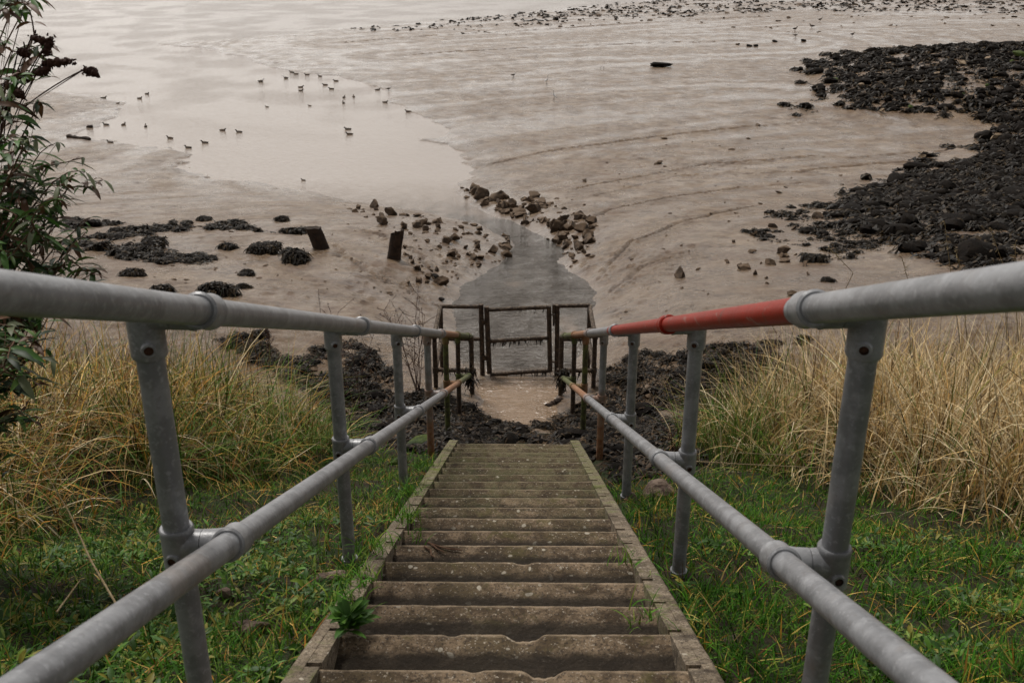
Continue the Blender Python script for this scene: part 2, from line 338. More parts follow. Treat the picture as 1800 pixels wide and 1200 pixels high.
def mat_concrete(name, top=True):
    m = MT(name, .88, .25); y = m.pos()[1]
    n1 = m.noise(2.6, 5, .65); n2 = m.noise(11, 6, .7, .5); n3 = m.noise(55, 5, .7); n4 = m.noise(4, 4, .6, 0, stretch=(1, 5, 5))
    c = m.mix(m.mr(n2, .36, .64), (.060, .040, .022), (.235, .170, .108)) if top else m.mix(m.mr(n2, .36, .64), (.12, .092, .062), (.28, .225, .160))
    c = m.mix(m.mr(n1, .48, .66, 0, .8), c, (.085, .062, .032) if top else (.20, .165, .12))
    c = m.mix(m.mr(n3, .56, .66, 0, .75), c, (.032, .022, .015))
    c = m.mix(m.mr(n4, .56, .68, 0, .6), c, (.030, .022, .016))
    c = m.mix(m.mr(m.noise(130, 3, .7), .52, .62, 0, .8), c, (.040, .030, .022)); c = m.mix(m.mr(m.noise(95, 3, .7), .60, .68, 0, .85), c, (.40, .345, .27))
    c = m.mix(m.mr(m.noise(6, 6, .75, .4), .54, .66, 0, .55), c, (.085, .075, .022))
    # grit, lichen
    v = m.vor(70); c = m.mix(m.math('MULTIPLY', m.mr(v, .10, .17, 1, 0), m.mr(n2, .42, .6)), c, (.36, .31, .25))
    wv = m.N('ShaderNodeVectorMath'); wv.operation = 'MULTIPLY_ADD'
    nn = m.N('ShaderNodeTexNoise'); nn.inputs['Scale'].default_value = 14; m.L(m.geo.outputs['Position'], nn.inputs['Vector'])
    m.L(nn.outputs['Color'], wv.inputs[0]); wv.inputs[1].default_value = (.05, .05, .05); m.L(m.geo.outputs['Position'], wv.inputs[2])
    v2 = m.vor(21, vec=wv.outputs[0]); lich = m.math('MULTIPLY', m.mr(v2, .14, .20, 1, 0), m.mr(m.noise(2.6, 3, .6), .48, .53)); c = m.mix(lich, c, (.38, .34, .27))
    if not top: c = m.mix(m.mr(m.noise(5.5, 5, .7), .54, .66, 0, .7), c, (.085, .105, .016))
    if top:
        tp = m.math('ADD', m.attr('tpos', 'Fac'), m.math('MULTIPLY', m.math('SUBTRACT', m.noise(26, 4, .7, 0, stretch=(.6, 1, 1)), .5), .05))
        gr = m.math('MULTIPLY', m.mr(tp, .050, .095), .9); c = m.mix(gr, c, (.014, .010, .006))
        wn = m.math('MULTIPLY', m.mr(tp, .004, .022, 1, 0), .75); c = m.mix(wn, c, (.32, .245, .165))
    # algae on the lower flight
    yy = m.math('ADD', y, m.math('MULTIPLY', m.math('SUBTRACT', n1, .5), 2.5))
    al = m.math('MULTIPLY', m.math('MULTIPLY', m.mr(yy, 3.8, 5.0), m.mr(yy, 6.3, 7.2, 1, .45 if top else 1)), m.mr(n2, .34, .66)); c = m.mix(m.math('MULTIPLY', al, .62), c, (.048, .062, .018) if top else (.10, .125, .02))
    m.color(c)
    b = m.bump(n2, .6, .02); b = m.bump(n3, .9, .010, b); m.bump(v, .3, .004, b); return m.m
def mat_rock(name, c1, c2, c3, sc_=6, coat=0, spec=.25):
    m = MT(name, .7, spec); oi = m.N('ShaderNodeObjectInfo')
    n = m.noise(sc_, 6, .7, .5); n2 = m.noise(sc_*5, 5, .7)
    c = m.mix(m.mr(n, .38, .64), c1, c2); c = m.mix(m.mr(n2, .55, .72, 0, .7), c, c3)
    c = m.mix(m.math('MULTIPLY', oi.outputs['Random'], .5), c, c1)
    if coat:
        sx = m.N('ShaderNodeSeparateXYZ'); m.L(m.geo.outputs['Normal'], sx.inputs[0])
        c = m.mix(m.math('MULTIPLY', m.mr(m.math('ADD', sx.outputs[2], m.math('MULTIPLY', n, 1.2)), 1.0, 1.45), coat), c, (.135, .086, .048))
    m.color(c); b = m.bump(n, .8, .05); m.bump(n2, .8, .015, b); return m.m
M = {}
M['mud'] = mat_mud(); M['water'] = mat_water(); M['soil'] = mat_soil()
M['grass'] = mat_tint('grass_blade', .6, .10, .10, .1); M['leaf'] = mat_tint('leaf', .5, .25, .2, .2)
M['weed'] = mat_tint('bladder_wrack', .5, .12, 0, .5)
M['galv'] = mat_galv(); M['gpost'] = mat_galv('galvanised_post', post=True); M['cast'] = mat_galv('cast_fitting', basec=(.26, .265, .275)); M['red'] = mat_galv('red_paint', paint=(.29, .020, .009))
M['bolt'] = mat_rock('rusty_bolt', (.05, .025, .015), (.16, .07, .04), (.03, .02, .015), 60)
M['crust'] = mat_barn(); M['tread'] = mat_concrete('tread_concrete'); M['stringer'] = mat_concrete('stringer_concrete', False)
M['rock'] = mat_rock('muddy_stone', (.040, .026, .016), (.11, .072, .044), (.018, .012, .008), coat=.6)
M['clod'] = mat_rock('dark_clod', (.05, .034, .022), (.10, .068, .045), (.02, .014, .010), coat=.5)
M['darkrock'] = mat_rock('weedy_stone', (.006, .0045, .0035), (.013, .009, .006), (.003, .0025, .002), spec=.06)
M['palerock'] = mat_rock('pale_stone', (.16, .11, .07), (.34, .26, .17), (.06, .05, .03))
M['moss'] = mat_rock('mossy_stone', (.03, .05, .010), (.09, .12, .015), (.015, .018, .008), 9)
M['wood'] = mat_rock('rotten_wood', (.022, .014, .010), (.075, .045, .028), (.012, .009, .007), 12)
M['shell'] = mat_rock('shelly_concrete', (.08, .05, .035), (.26, .19, .14), (.03, .02, .014), 14)
M['twig'] = mat_rock('dry_twig', (.16, .08, .045), (.25, .15, .09), (.07, .04, .02), 20)
M['stalk'] = mat_rock('dead_stalk', (.06, .022, .014), (.11, .045, .028), (.03, .012, .008), 20)
M['white'] = mat_rock('white_feather', (.75, .74, .72), (.82, .81, .8), (.6, .6, .58), 20)
M['dkfeather'] = mat_rock('dark_feather', (.022, .016, .012), (.05, .035, .025), (.02, .015, .01), 30)
M['brfeather'] = mat_rock('brown_feather', (.09, .06, .04), (.16, .12, .09), (.04, .03, .02), 30)
M['gryfeather'] = mat_rock('grey_feather', (.13, .105, .085), (.20, .17, .14), (.07, .055, .045), 30)
# ------------------------------------------------------------------ ground, mud, water
def build_terrain():
    # mud flats: rows closer together near the viewer
    ny, nx = 760, 760
    ys = 8.3+ (np.exp(np.linspace(0, 1, ny)**1.0*math.log(1+420/9.0))-1)*9.0
    t = np.linspace(-1, 1, nx); X = t[None, :]*(ys*.68+6)[:, None]; X = np.repeat(X, 1, 0); Y = np.repeat(ys[:, None], nx, 1)
    Z, s, RL, NR = mud_z(X, Y, True)
    damp = np.exp(-np.maximum(s, 0)/(.5+.03*Y))*sm(-.4, .3, fbm(X*.5, Y*.5, 6.6, 3)+.2)*np.where(Y > 20, 1, .5)
    st = sm(-.12, .30, fbm(NR*.55, X*.05+Y*.03, 12.2, 4)+.35*fbm(X*.9, Y*.5, 2.9, 3))
    sheen = np.clip(.05+.62*st*(.45+.55*sm(18, 50, Y))+.22*sm(30, 80, Y)+.55*np.exp(-np.maximum(s, 0)/(.25+.02*Y)), 0, 1)
    me = mesh_np('mud_flat', np.stack([X, Y, Z], -1).reshape(-1, 3), grid_faces(ny, nx), M['mud'], smooth=True, attrs={'damp': damp.ravel(), 'rill': RL.ravel(), 'sheen': sheen.ravel()})
    tag(link('mud_flat', me), kind='structure')
    # water sheet
    ny, nx = 300, 260
    ys = 8.9+(np.exp(np.linspace(0, 1, ny)*math.log(1+900/9.0))-1)*9.0
    t = np.linspace(-1, 1, nx); X = t[None, :]*(ys*.8+5)[:, None]; Y = np.repeat(ys[:, None], nx, 1)
    Z = base_mud(Y)+.012*fbm(X*1.5, Y*1.5, 2.1, 3)*(1-sm(20, 30, Y))*1.0
    patch = sm(-.15, .25, fbm(X*.25, Y*.25, 9.2, 3))
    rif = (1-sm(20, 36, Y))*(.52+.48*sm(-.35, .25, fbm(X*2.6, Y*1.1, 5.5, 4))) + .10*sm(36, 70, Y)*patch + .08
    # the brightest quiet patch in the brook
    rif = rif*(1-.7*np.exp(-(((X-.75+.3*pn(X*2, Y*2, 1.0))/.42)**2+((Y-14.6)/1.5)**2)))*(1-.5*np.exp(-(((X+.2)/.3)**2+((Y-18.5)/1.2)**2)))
    murk = 1-sm(11.0, 12.2, Y+1.0*fbm(X*1.2, Y*1.2, 1.2, 3))
    rif = rif*(1-.45*(1-sm(10.6, 11.6, Y)))
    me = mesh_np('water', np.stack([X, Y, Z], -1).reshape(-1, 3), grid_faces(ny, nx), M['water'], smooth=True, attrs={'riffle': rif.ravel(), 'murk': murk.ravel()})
    tag(link('water', me), kind='structure')
    # grassed embankment
    ny, nx = 300, 520
    ys = np.concatenate([np.linspace(-45, -6.2, 30), np.linspace(-6, 10.9, 270)]); xs = np.concatenate([np.linspace(-70, -16.5, 50), np.linspace(-16, 16, 420), np.linspace(16.5, 70, 50)]); X, Y = np.meshgrid(xs, ys); Z = slope_z(X, Y)
    me = mesh_np('embankment', np.stack([X, Y, Z], -1).reshape(-1, 3), grid_faces(ny, nx), M['soil'], smooth=True)
    tag(link('embankment', me), kind='structure')
build_terrain()
# ------------------------------------------------------------------ staircase
WS = .525; WI = .452; XC = -.035; PS = .80; S0 = 2.452; DS = .298
def stairs():
    root = empty('staircase', S(XC, 7.9, 1.0), 'long mossy concrete staircase of shallow open treads descending to the mud', 'staircase')
    cs, sn = math.cos(R(22.6)), math.sin(R(22.6))
    for side in (-1, 1):
        mb = MB(); sA, sB = .9, 8.02
        # outer strip, continuous, gently ragged
        n = 150; ss = np.linspace(sA, sB, n); V = []
        xo = XC+side*WS; xm = XC+side*(WS-.036); 
        for i, s_ in enumerate(ss):
            j = .006*float(pn(s_*5, side*3.0))+.004*float(pn(s_*21, side*9.0)); jz = .005*float(pn(s_*7, side*5.0, 2.0))
            for (xx, pp) in ((xm, PS+.17), (xo, PS+.17), (xo+side*j, PS+.008+jz), (xo-side*.008+side*j, PS+jz), (xm, PS+jz)):
                V.append(S(xx, s_, pp))
        Fq = []
        for i in range(n-1):
            for k in range(5):
                a = i*5+k; b = i*5+(k+1) % 5; Fq.append((a, b, b+5, a+5) if side > 0 else (a, a+5, b+5, b))
        e = (n-1)*5
        Fq += [(0, 1, 2, 4), (2, 3, 4, 4)] if False else []
        mb.add(V, Fq); 
        # end caps
        for i in (0, e): mb.add([V[i], V[i+1], V[i+2], V[i+4]], [(0, 1, 2, 3), (3, 2, 1, 0)] if False else [(0, 1, 2, 3)])
        # inner strip in blocks, a notch at every tread nosing
        x0, x1 = sorted((XC+side*WI, xm+side*.0005)); k = -5
        while True:
            a = S0+DS*k+.020; b = S0+DS*(k+1)-.006+.006*math.sin(k*2.3); k += 1
            if a > sB: break
            b = min(b, sB)
            if b < sA or b-a < .03: continue
            m = 7; rows = []
            for q in range(m):
                s_ = a+(b-a)*q/(m-1); jz = .0035*float(pn(s_*9, side*5.0, 4.0))+.0015; jx = .004*float(pn(s_*15, 2.0, side*2.0))
                xi, xe = (x0+jx, x1) if side > 0 else (x0, x1+jx)
                rows += [S(xi, s_, PS+.17), S(xe, s_, PS+.17), S(xe, s_, PS+jz), S(xi, s_, PS+jz)]
            Fq = [(q*4+c, q*4+(c+1) % 4, q*4+4+(c+1) % 4, q*4+4+c) for q in range(m-1) for c in range(4)]
            Fq += [(0, 3, 2, 1), ((m-1)*4, (m-1)*4+1, (m-1)*4+2, (m-1)*4+3)]
            mb.add(rows, Fq)
            # web under the notch
            n0 = S(0, b-.001, 0); 
            lo = [S(x0, b-.001, PS+.018), S(x1, b-.001, PS+.018), S(x1, b+.041, PS+.018), S(x0, b+.041, PS+.018), S(x0, b-.001, PS+.17), S(x1, b-.001, PS+.17), S(x1, b+.041, PS+.17), S(x0, b+.041, PS+.17)]
            mb.add(lo, [(0, 1, 2, 3), (7, 6, 5, 4), (0, 4, 5, 1), (1, 5, 6, 2), (2, 6, 7, 3), (3, 7, 4, 0)])
        mb.build('stringer', M['stringer'], root, smooth=False)
    # treads
    for k in range(-4, 19):
        s_ = S0+DS*k
        nose = S(0, s_, PS+.004); y1 = nose[1]; z1 = nose[2]; going = .40
        tilt = random.uniform(-.006, .006); wear = {-2: 1.1, -1: .9, 0: 1.0, 1: 1.0, 4: .35}.get(k, 0); xw = XC+.075+random.uniform(-.025, .025); ww = random.uniform(.028, .045)
        xw2 = XC+random.uniform(-.35, .35)
        nxs = 200; xs = np.linspace(XC-WI-.006, XC+WI+.006, nxs)
        rag = .0008*fbm(xs*5, k*7.3, 0.0, 3)+.0016*fbm(xs*40, k*3.1, 1.0, 4)+.006*np.maximum(fbm(xs*16, k*5.7, 6.0, 3)-.42, 0)
        bite = wear*.018*np.exp(-np.abs((xs-xw)/ww)**3.5)*(1+.5*fbm(xs*45, k*2.2, 3.0, 3))+.25*wear*.018*np.exp(-np.abs((xs-xw2)/.02)**3)
        prof = [(-going, -.004), (-going*.75, -.010), (-going*.5, -.016), (-going*.25, -.015), (-.05, -.006), (-.022, 0.0), (-.008, -.003), (0, -.012), (-.001, -.05), (-.012, -.062), (-going, -.062)]
        V = []
        for j, (py_, pz) in enumerate(prof):
            wgt = {5: .6, 6: 1, 7: 1, 8: .4, 4: .2}.get(j, 0)
            yy = y1+py_-(rag+bite)*wgt; dip = -.7*bite*(1 if j in (5, 6) else .5 if j in (4, 7) else 0)
            bumpy = .003*fbm(xs*14, py_*14+k*5, 2.0, 3) if j < 7 else 0
            zz = z1+pz+dip+bumpy*.8+tilt*(xs-XC)
            V.append(np.stack([xs, np.broadcast_to(yy, xs.shape), zz], -1))
        P = len(prof); V = np.concatenate(V)
        Fq = [(j*nxs+i, j*nxs+i+1, ((j+1) % P)*nxs+i+1, ((j+1) % P)*nxs+i) for j in range(P) for i in range(nxs-1)]
        mb = MB(); mb.add(V, Fq)
        for i in (0, nxs-1):
            ring = [V[j*nxs+i] for j in range(P)]
            mb.add(ring, [(0, 1, 9, 10), (1, 2, 8, 9), (2, 3, 7, 8), (3, 4, 6, 7)])
        lab = 'tread with a bitten worn nosing near its middle' if wear > .8 else None
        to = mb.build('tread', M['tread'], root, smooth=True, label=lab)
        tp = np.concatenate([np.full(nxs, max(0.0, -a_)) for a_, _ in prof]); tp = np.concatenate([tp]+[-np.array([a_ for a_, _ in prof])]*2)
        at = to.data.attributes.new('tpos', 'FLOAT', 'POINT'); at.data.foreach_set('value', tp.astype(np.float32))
    return root
stairs()
# ------------------------------------------------------------------ tubular handrails
RP = .0252
def line(a, b, n=2): return [np.array(a)+(np.array(b)-np.array(a))*t for t in np.linspace(0, 1, n)]
def handrail(side, XP, XR, pt, plw, tops, sections, lowsec, label):
    root = empty('handrail', S(side*XP, tops[-1], .9), label, 'handrail', None)
    for a, b, m, lb in sections:
        MB().tube(line(S(side*XR, a, pt), S(side*XR, b, pt), 40), RP, 28).build('top_rail', M[m], root, label=lb)
    for a, b, m, lb in lowsec:
        MB().tube(line(S(side*XR, a, plw), S(side*XR, b, plw), 40), RP, 28).build('lower_rail', M[m], root, label=lb)
    for i, s_ in enumerate(tops):
        T = S(side*XP, s_, pt+.012); gz = float(ground_z(T[0], T[1])[0]) if i > 0 else T[2]-1.2
        bot = np.array([T[0], T[1], gz-.12]); mat = 'galv' if i < 5 else 'crust'
        post = MB().tube(line(T, bot, 12), RP if i < 5 else RP*1.02, 24).build('post', M['gpost' if i < 5 else mat], root, label=['mottled grey post nearest the viewer', None, None, 'grey post turning rust orange below the lower rail', 'olive algae stained post', 'dark weed stained post'][i])
        if 0 < i < 3:
            g = np.array([T[0], T[1], gz]); MB().tube([g+[0, 0, .01], g+[0, 0, .03]], .032, 20).build('base_collar', M['cast'], root)
        for which, pp in (('top', pt), ('low', plw)):
            cm = 'cast' if i < 4 else 'galv'
            # centre of sleeve on post at this rail's level
            rc = S(side*XR, s_, pp) if which == 'top' else None
            if which == 'low':       # same world y as the post
                s2 = (T[1]+plw*math.sin(R(22.6)))/math.cos(R(22.6)); rc = S(side*XR, s2, pp)
            pc = np.array([T[0], T[1], rc[2]-(.006 if which == 'top' else .010)])
            if which == 'top': a0, a1 = pc[2]-.078, pc[2]+.028
            else: a0, a1 = pc[2]-.045, pc[2]+.045
            zz = np.array([a0, a0+.006, a0+.012, a1-.012, a1-.004, a1]); rr = np.array([.030, .0325, .0318, .0318, .0325, .028 if which == 'top' else .030])
            mb = MB().tube(np.stack([np.full(6, pc[0]), np.full(6, pc[1]), zz], -1), rr, 28)
            # neck from sleeve to rail ring
            j0 = np.array([pc[0]-side*.012, pc[1], pc[2]+.004]); j1 = rc+np.array([side*.014, 0, -.004])
            mb.tube([j0, j0*.75+j1*.25, j0*.55+j1*.45], [.031, .030, .029], 22); mb.tube([j0*.53+j1*.47, j1*.8+j0*.2, j1], [.0295, .030, .032], 22)
            # ring round the rail
            ax = SF; offs = [-.034, -.030, -.022, .022, .030, .034]; rd = [.029, .0335, .0322, .0322, .0335, .029]
            redring = side > 0 and i == 1 and which == 'top'
            if not redring: mb.tube([rc+ax*o_ for o_ in offs], rd, 30)
            cl_ = mb.build('clamp', M[cm], root)
            if redring: MB().tube([rc+ax*o_ for o_ in offs], rd, 30).build('clamp_ring', M['red'], cl_, label='red painted ring of the clamp')
            if i < 4:
                bx = np.array([pc[0]-side*.0, pc[1], pc[2]-(.052 if which == 'top' else .012)]); dirn = np.array([-side*.35, -.94, -.05]) if which == 'top' else np.array([side*.1, -.99, 0]); dirn /= np.linalg.norm(dirn)
                MB().tube([bx+dirn*.026, bx+dirn*.038, bx+dirn*.0385], [.0145, .0125, .0085], 18, cap=False).build('screw_boss', M['cast'], cl_)
                MB().tube([bx+dirn*.030, bx+dirn*.0368], .0086, 12).build('screw', M['bolt'], cl_)
    return root
handrail(-1, .66, .555, -.050, .392, [1.75, 3.52, 5.36, 7.15, 8.95, 10.75],
         [(-.6, 11.55, 'galv', 'grey handrail pipe turning rusty and green at its low end')], [(.2, 11.2, 'galv', 'grey lower pipe turning rusty and green at its low end')],
         'long grey tubular handrail on the left of the steps, all its pipes unpainted')
handrail(1, .60, .50, -.055, .418, [1.71, 3.35, 5.17, 7.0, 8.9, 10.7],
         [(-.6, 1.79, 'galv', 'thick grey handrail pipe nearest the viewer'), (1.791, 5.38, 'red', 'red painted length of handrail pipe'), (5.381, 11.6, 'galv', 'grey handrail pipe turning rusty and green at its low end')],
         [(.2, 11.3, 'galv', 'grey lower pipe turning rusty and green at its low end')],
         'long tubular handrail on the right of the steps with a red painted length')
# ------------------------------------------------------------------ gate cage
def frond_mesh(pts, nrm_up, n, length, width, cols, hang=0.0, seed=0):
    """n bent strips rooted at pts (n,3)"""
    r = np.random.default_rng(seed); n = len(pts); az = r.uniform(0, 2*math.pi, n); el = r.uniform(-.25, .75, n)
    L_ = length*r.uniform(.5, 1.5, n); Wd = width*r.uniform(.6, 1.5, n)
    dirh = np.stack([np.cos(az)*np.cos(el), np.sin(az)*np.cos(el), np.sin(el)], -1)
    side = np.stack([-np.sin(az), np.cos(az), r.uniform(-.6, .6, n)], -1)
    V = np.empty((n, 6, 3)); 
    for k, t in enumerate((0, .5, 1.0)):
        c = pts+dirh*(L_*t)[:, None]; c[:, 2] -= L_*(t*t)*(.55+hang); wv = side*(Wd*(.5, .62, .22)[k])[:, None]
        V[:, k*2] = c-wv; V[:, k*2+1] = c+wv
    b = np.arange(n)[:, None]*6; Fq = np.concatenate([b+[0, 1, 3, 2], b+[2, 3, 5, 4]])
    ci = r.integers(0, len(cols), n); col = np.repeat((np.array(cols)[ci]*r.uniform(.6, 1.4, (n, 1)))[:, None, :], 6, 1).reshape(-1, 3)
    return V.reshape(-1, 3), Fq, col
WRACK = [(.010, .0075, .005), (.014, .010, .006), (.024, .016, .008), (.007, .0055, .0045), (.05, .032, .014), (.009, .007, .005)]
def gate_cage():
    zt = CZ-4.41; zm = CZ-4.85; zb = CZ-5.32; yf = 11.7; yn = 10.74; XL, XRr = -.985, .89; XL2 = -.555; XR2 = .50
    root = empty('gate_barrier', (0, yf, zb), 'weed crusted tubular barrier with a small gate across the foot of the steps', 'gate')
    def rough_tube(name, a, b, r=.026, par=root, fr=0, label=None):
        a = np.array(a, float); b = np.array(b, float); n = max(4, int(np.linalg.norm(b-a)/.02)); P = np.array(line(a, b, n))
        t = np.arange(n); P = P+.0035*np.stack([pn(t*.4, a[0]*9), pn(t*.4, a[2]*9+5), pn(t*.4, 7.0+b[0])], -1)
        rr = r*(1+.16*pn(t*.55, a[0]*31+b[2]*3)+.10*pn(t*1.7, a[0]*3))
        o = MB().tube(P, rr, 14).build(name, M['crust'], par, label=label)
        if fr:
            rg = np.random.default_rng(int(abs(a[0])*1000)+fr); q = rg.uniform(0, 1, fr)[:, None]; pts = a+(b-a)*q; pts[:, 2] -= r*.7
            Vv, Fq, col = frond_mesh(pts, None, fr, .035, .014, WRACK, hang=1.2, seed=fr)
            off = np.array(parent_world(par)); me = mesh_np('seaweed', Vv-off, Fq, M['weed'], col); so_ = link('seaweed', me, par)
        return o
    # far frame
    rough_tube('rail', (XL, yf, zt), (-.49, yf, zt)); rough_tube('rail', (.50, yf, zt+.01), (XRr, yf, zt+.02))
    rough_tube('rail', (XL, yf, zm), (-.50, yf, zm)); rough_tube('rail', (.50, yf, zm), (XRr, yf, zm))
    for x in (XL, XRr): rough_tube('post', (x, yf, zt+.02), (x, yf, zb-.35), .029)
    rough_tube('post', (-.475, yf, zt+.035), (-.465, yf, zb-.3), .031, label='gate post on the hinge side'); rough_tube('post', (.483, yf, zt+.03), (.492, yf, zb-.3), .030, label='gate post on the latch side')
    # sides (horizontal rails running back towards the steps)
    for x, tw in ((XL, -.01), (XRr, .01)):
        rough_tube('rail', (x, yf-.02, zt), (x, yn, zt), .027); rough_tube('rail', (x, yf-.02, zm), (x, yn, zm), .027)
        rough_tube('post', (x, yn, zt+.01), (x, yn, zb-.2), .028)
        xi = XL2 if x < 0 else XR2
        rough_tube('rail', (x, yn, zt), (xi, yn, zt), .026, fr=8); rough_tube('rail', (x, yn, zm), (xi+(.05 if x < 0 else -.05), yn, zm), .026, fr=22)
        rough_tube('post', (xi, yn, zt), (xi, yn, zb-.1), .028, fr=0)
        for (q, z_) in ((x, zt), (x, zm)):
            MB().tube([(q, yn, z_-.035), (q, yn, z_+.035)], .036, 14).build('fitting', M['crust'], root)
    # latch box
    mb = MB().box((.420, yf-.028, zt-.085), (.455, yf+.028, zt+.035)); mb.build('latch_plate', M['galv'], root, smooth=False, label='grey latch plate')
    rough_tube('latch_bar', (.395, yf-.02, zt-.10), (.475, yf-.02, zt-.10), .010); rough_tube('latch_rod', (.438, yf-.035, zt-.09), (.440, yf-.035, zt-.24), .013)
    rough_tube('latch_bar', (.40, yf, zb+.16), (.48, yf, zb+.155), .013)
    # gate, sagging a little away from its hinges
    xl, xr = -.405, .375; g0 = link('gate', None, root, (xl, 0, 0)) if False else None
    o = rough_tube('gate', (xl, yf-.02, zt+.01), (xl+.03, yf-.02, zb-.0), .032)
    def onto(name, a, b, r, fr=0):
        return rough_tube(name, a, b, r, par=o, fr=fr)
    onto('bar', (xl+.02, yf-.02, zt-.035), (xr, yf-.02, zt+.005), .027, 6); onto('bar', (xl+.02, yf-.02, zm-.02), (xr, yf-.02, zm+.03), .026, 60); onto('bar', (xl+.04, yf-.02, zb-.015), (xr+.02, yf-.02, zb+.045), .027, 26)
    onto('stile', (xr, yf-.02, zt+.02), (xr+.03, yf-.02, zb+.03), .030)
    for z_ in (zt-.20, zb+.22): MB().tube([(xl-.035, yf-.01, z_-.03), (xl-.035, yf-.01, z_+.03)], .045, 12, squash=(1.3, .8)).build('hinge', M['crust'], o)
    # weed hanging at the foot of both lower rails
    for x, nn in ((-.555, 90), (.50, 120)):
        P = S(x, 11.25, .40); pts = P+rng.normal(0, 1, (nn, 3))*[.03, .05, .05]
        Vv, Fq, col = frond_mesh(pts, None, nn, .06, .016, WRACK, 1.0, 5); off = np.array(root.location); link('seaweed', mesh_np('seaweed', Vv-off, Fq, M['weed'], col), root)
gate_cage()
# ------------------------------------------------------------------ rocks
def ico(sub):
    import bmesh
    bm = bmesh.new(); bmesh.ops.create_icosphere(bm, subdivisions=sub, radius=1); V = np.array([v.co[:] for v in bm.verts]); Ft = np.array([[v.index for v in f.verts] for f in bm.faces]); bm.free(); return V, Ft
ICO = {k: ico(k) for k in (1, 2, 3, 4)}
def rock_verts(seed, sub=3, flat=.7, ang=.7, jag=.30):
    r = np.random.default_rng(seed); V, Ft = ICO[sub]; V = V.copy()
    for _ in range(13):                 # planar facets
        n = r.normal(size=3); n /= np.linalg.norm(n); h = r.uniform(.32, .78); dd = V@n; V = V-np.maximum(dd-h, 0)[:, None]*n*ang
    s = r.uniform(0, 50); V = V*(1+jag*fbm(V[:, 0]*1.6+s, V[:, 1]*1.6, V[:, 2]*1.6, 3)[:, None]+.05*pn(V[:, 0]*7+s, V[:, 1]*7, V[:, 2]*7)[:, None])
    V = V/np.abs(V[:, :2]).max()*[r.uniform(1.0, 1.35), r.uniform(.6, 1.1), flat*r.uniform(.75, 1.3)]
    return V, Ft
ROCKM = {}
def rock_mesh(kind, i):
    if (kind, i) not in ROCKM:
        fl = {'rock': .75, 'palerock': .65, 'darkrock': .55, 'clod': .30, 'moss': .6, 'shell': .7}[kind]
        V, Ft = rock_verts(hash(kind[:3]) % 97 if False else i*13+len(kind)*101, 3, fl, 1.0 if kind in ('rock', 'palerock', 'clod') else .7)
        me = mesh_np(kind, V, Ft, M[kind], smooth=True)
        if kind in ('rock', 'palerock', 'shell'): me.set_sharp_from_angle(angle=R(22))
        ROCKM[(kind, i)] = me
    return ROCKM[(kind, i)]
def put_rock(kind, P, r, label, group=None, name='stone', cat='stone', sink=.25, fronds=0, i=None, rz=None, sc3=None):
    i = random.randrange(7) if i is None else i
    me = rock_mesh(kind, i); rz = random.uniform(0, 6.28) if rz is None else rz
    s3 = sc3 or (1, 1, 1)
    if fronds:
        o = empty(name, P, label, cat, group); s3 = (s3[0]*.88, s3[1]*.9, s3[2]*.72); b = link('rock', me, o, (0, 0, r*sink)); b.scale = (r*s3[0], r*s3[1], r*s3[2]); b.rotation_euler = (0, 0, rz)
        V = np.array([v.co[:] for v in me.vertices])*r*np.array(s3); c_, s_ = math.cos(rz), math.sin(rz); V = np.stack([V[:, 0]*c_-V[:, 1]*s_, V[:, 0]*s_+V[:, 1]*c_, V[:, 2]+r*sink], -1)
        V = V[V[:, 2] > -.02*r]; k = np.random.default_rng(int(P[0]*100) & 9999).integers(0, len(V), fronds)
        Vv, Fq, col = frond_mesh(V[k]*1.01, None, fronds, .13*(.5+r), .022*(.6+r), WRACK, .35, fronds+int(r*100)); link('seaweed', mesh_np('seaweed', Vv, Fq, M['weed'], col), o)
    else:
        o = link(name, me, None, P+np.array([0, 0, r*sink])); o.scale = (r*s3[0], r*s3[1], r*s3[2]); o.rotation_euler = (random.uniform(-.25, .25), random.uniform(-.25, .25), rz); tag(o, label, cat, group)
    return o
def rock_px(kind, px, py, wpx, *a, **k):
    P = hit(px, py); r = wpx*.5/pxm(P); return put_rock(kind, P, r, *a, **k)
# dark weed covered boulders on the left mud
for (px, py, w_, lb) in [(465, 442, 66, 'rounded weed draped boulder left of the leaning stump'), (515, 458, 78, 'wide weed draped boulder right below the rounded one, beside the leaning stump'),
                         (497, 389, 28, 'small round black weedy rock alone above the two big boulders'), (358, 388, 30, 'low dark weedy rock, right one of the pair on open mud'), (330, 393, 26, 'low dark weedy rock, left one of the pair on open mud'),
                         (272, 403, 20, 'small dark weedy rock between the pair and the shrub'), (212, 406, 26, 'flat dark weedy rock nearest the shrub on open mud'), (272, 436, 58, 'flat topped black weedy rock at the weed line by the shrub'),
                         (220, 446, 50, 'low black weedy rock left of the flat topped one in the weed line'), (170, 440, 44, 'black weedy rock in the weed line half behind the shrub'), (400, 438, 40, 'low weedy rock between the flat topped one and the big boulders'),
                         (282, 462, 30, 'small weedy rock just below the flat topped one'), (332, 462, 26, 'isolated weedy clump right below the weed line'), (236, 484, 44, 'weedy rock above the left handrail'), (432, 482, 30, 'isolated flat weed clump below the big boulders'),
                         (430, 506, 22, 'smallest weed clump above the left handrail'), (1430, 460, 52, 'rounded weed draped rock standing off the right weed bed'), (1455, 495, 26, 'small pointed weedy rock just above the right handrail'),
                         (380, 518, 80, 'long weedy rock touching the top of the left handrail'), (285, 514, 46, 'weedy rock just above the left handrail pipe'), (455, 590, 30, 'isolated weed clump below the left handrail on mud'), (1105, 668, 56, 'large weedy rock right of the right hand posts at the foot')]:
    rock_px('darkrock', px, py, w_, lb, None, 'weedy_rock', 'rock', fronds=int(120+w_*14), sink=.25)
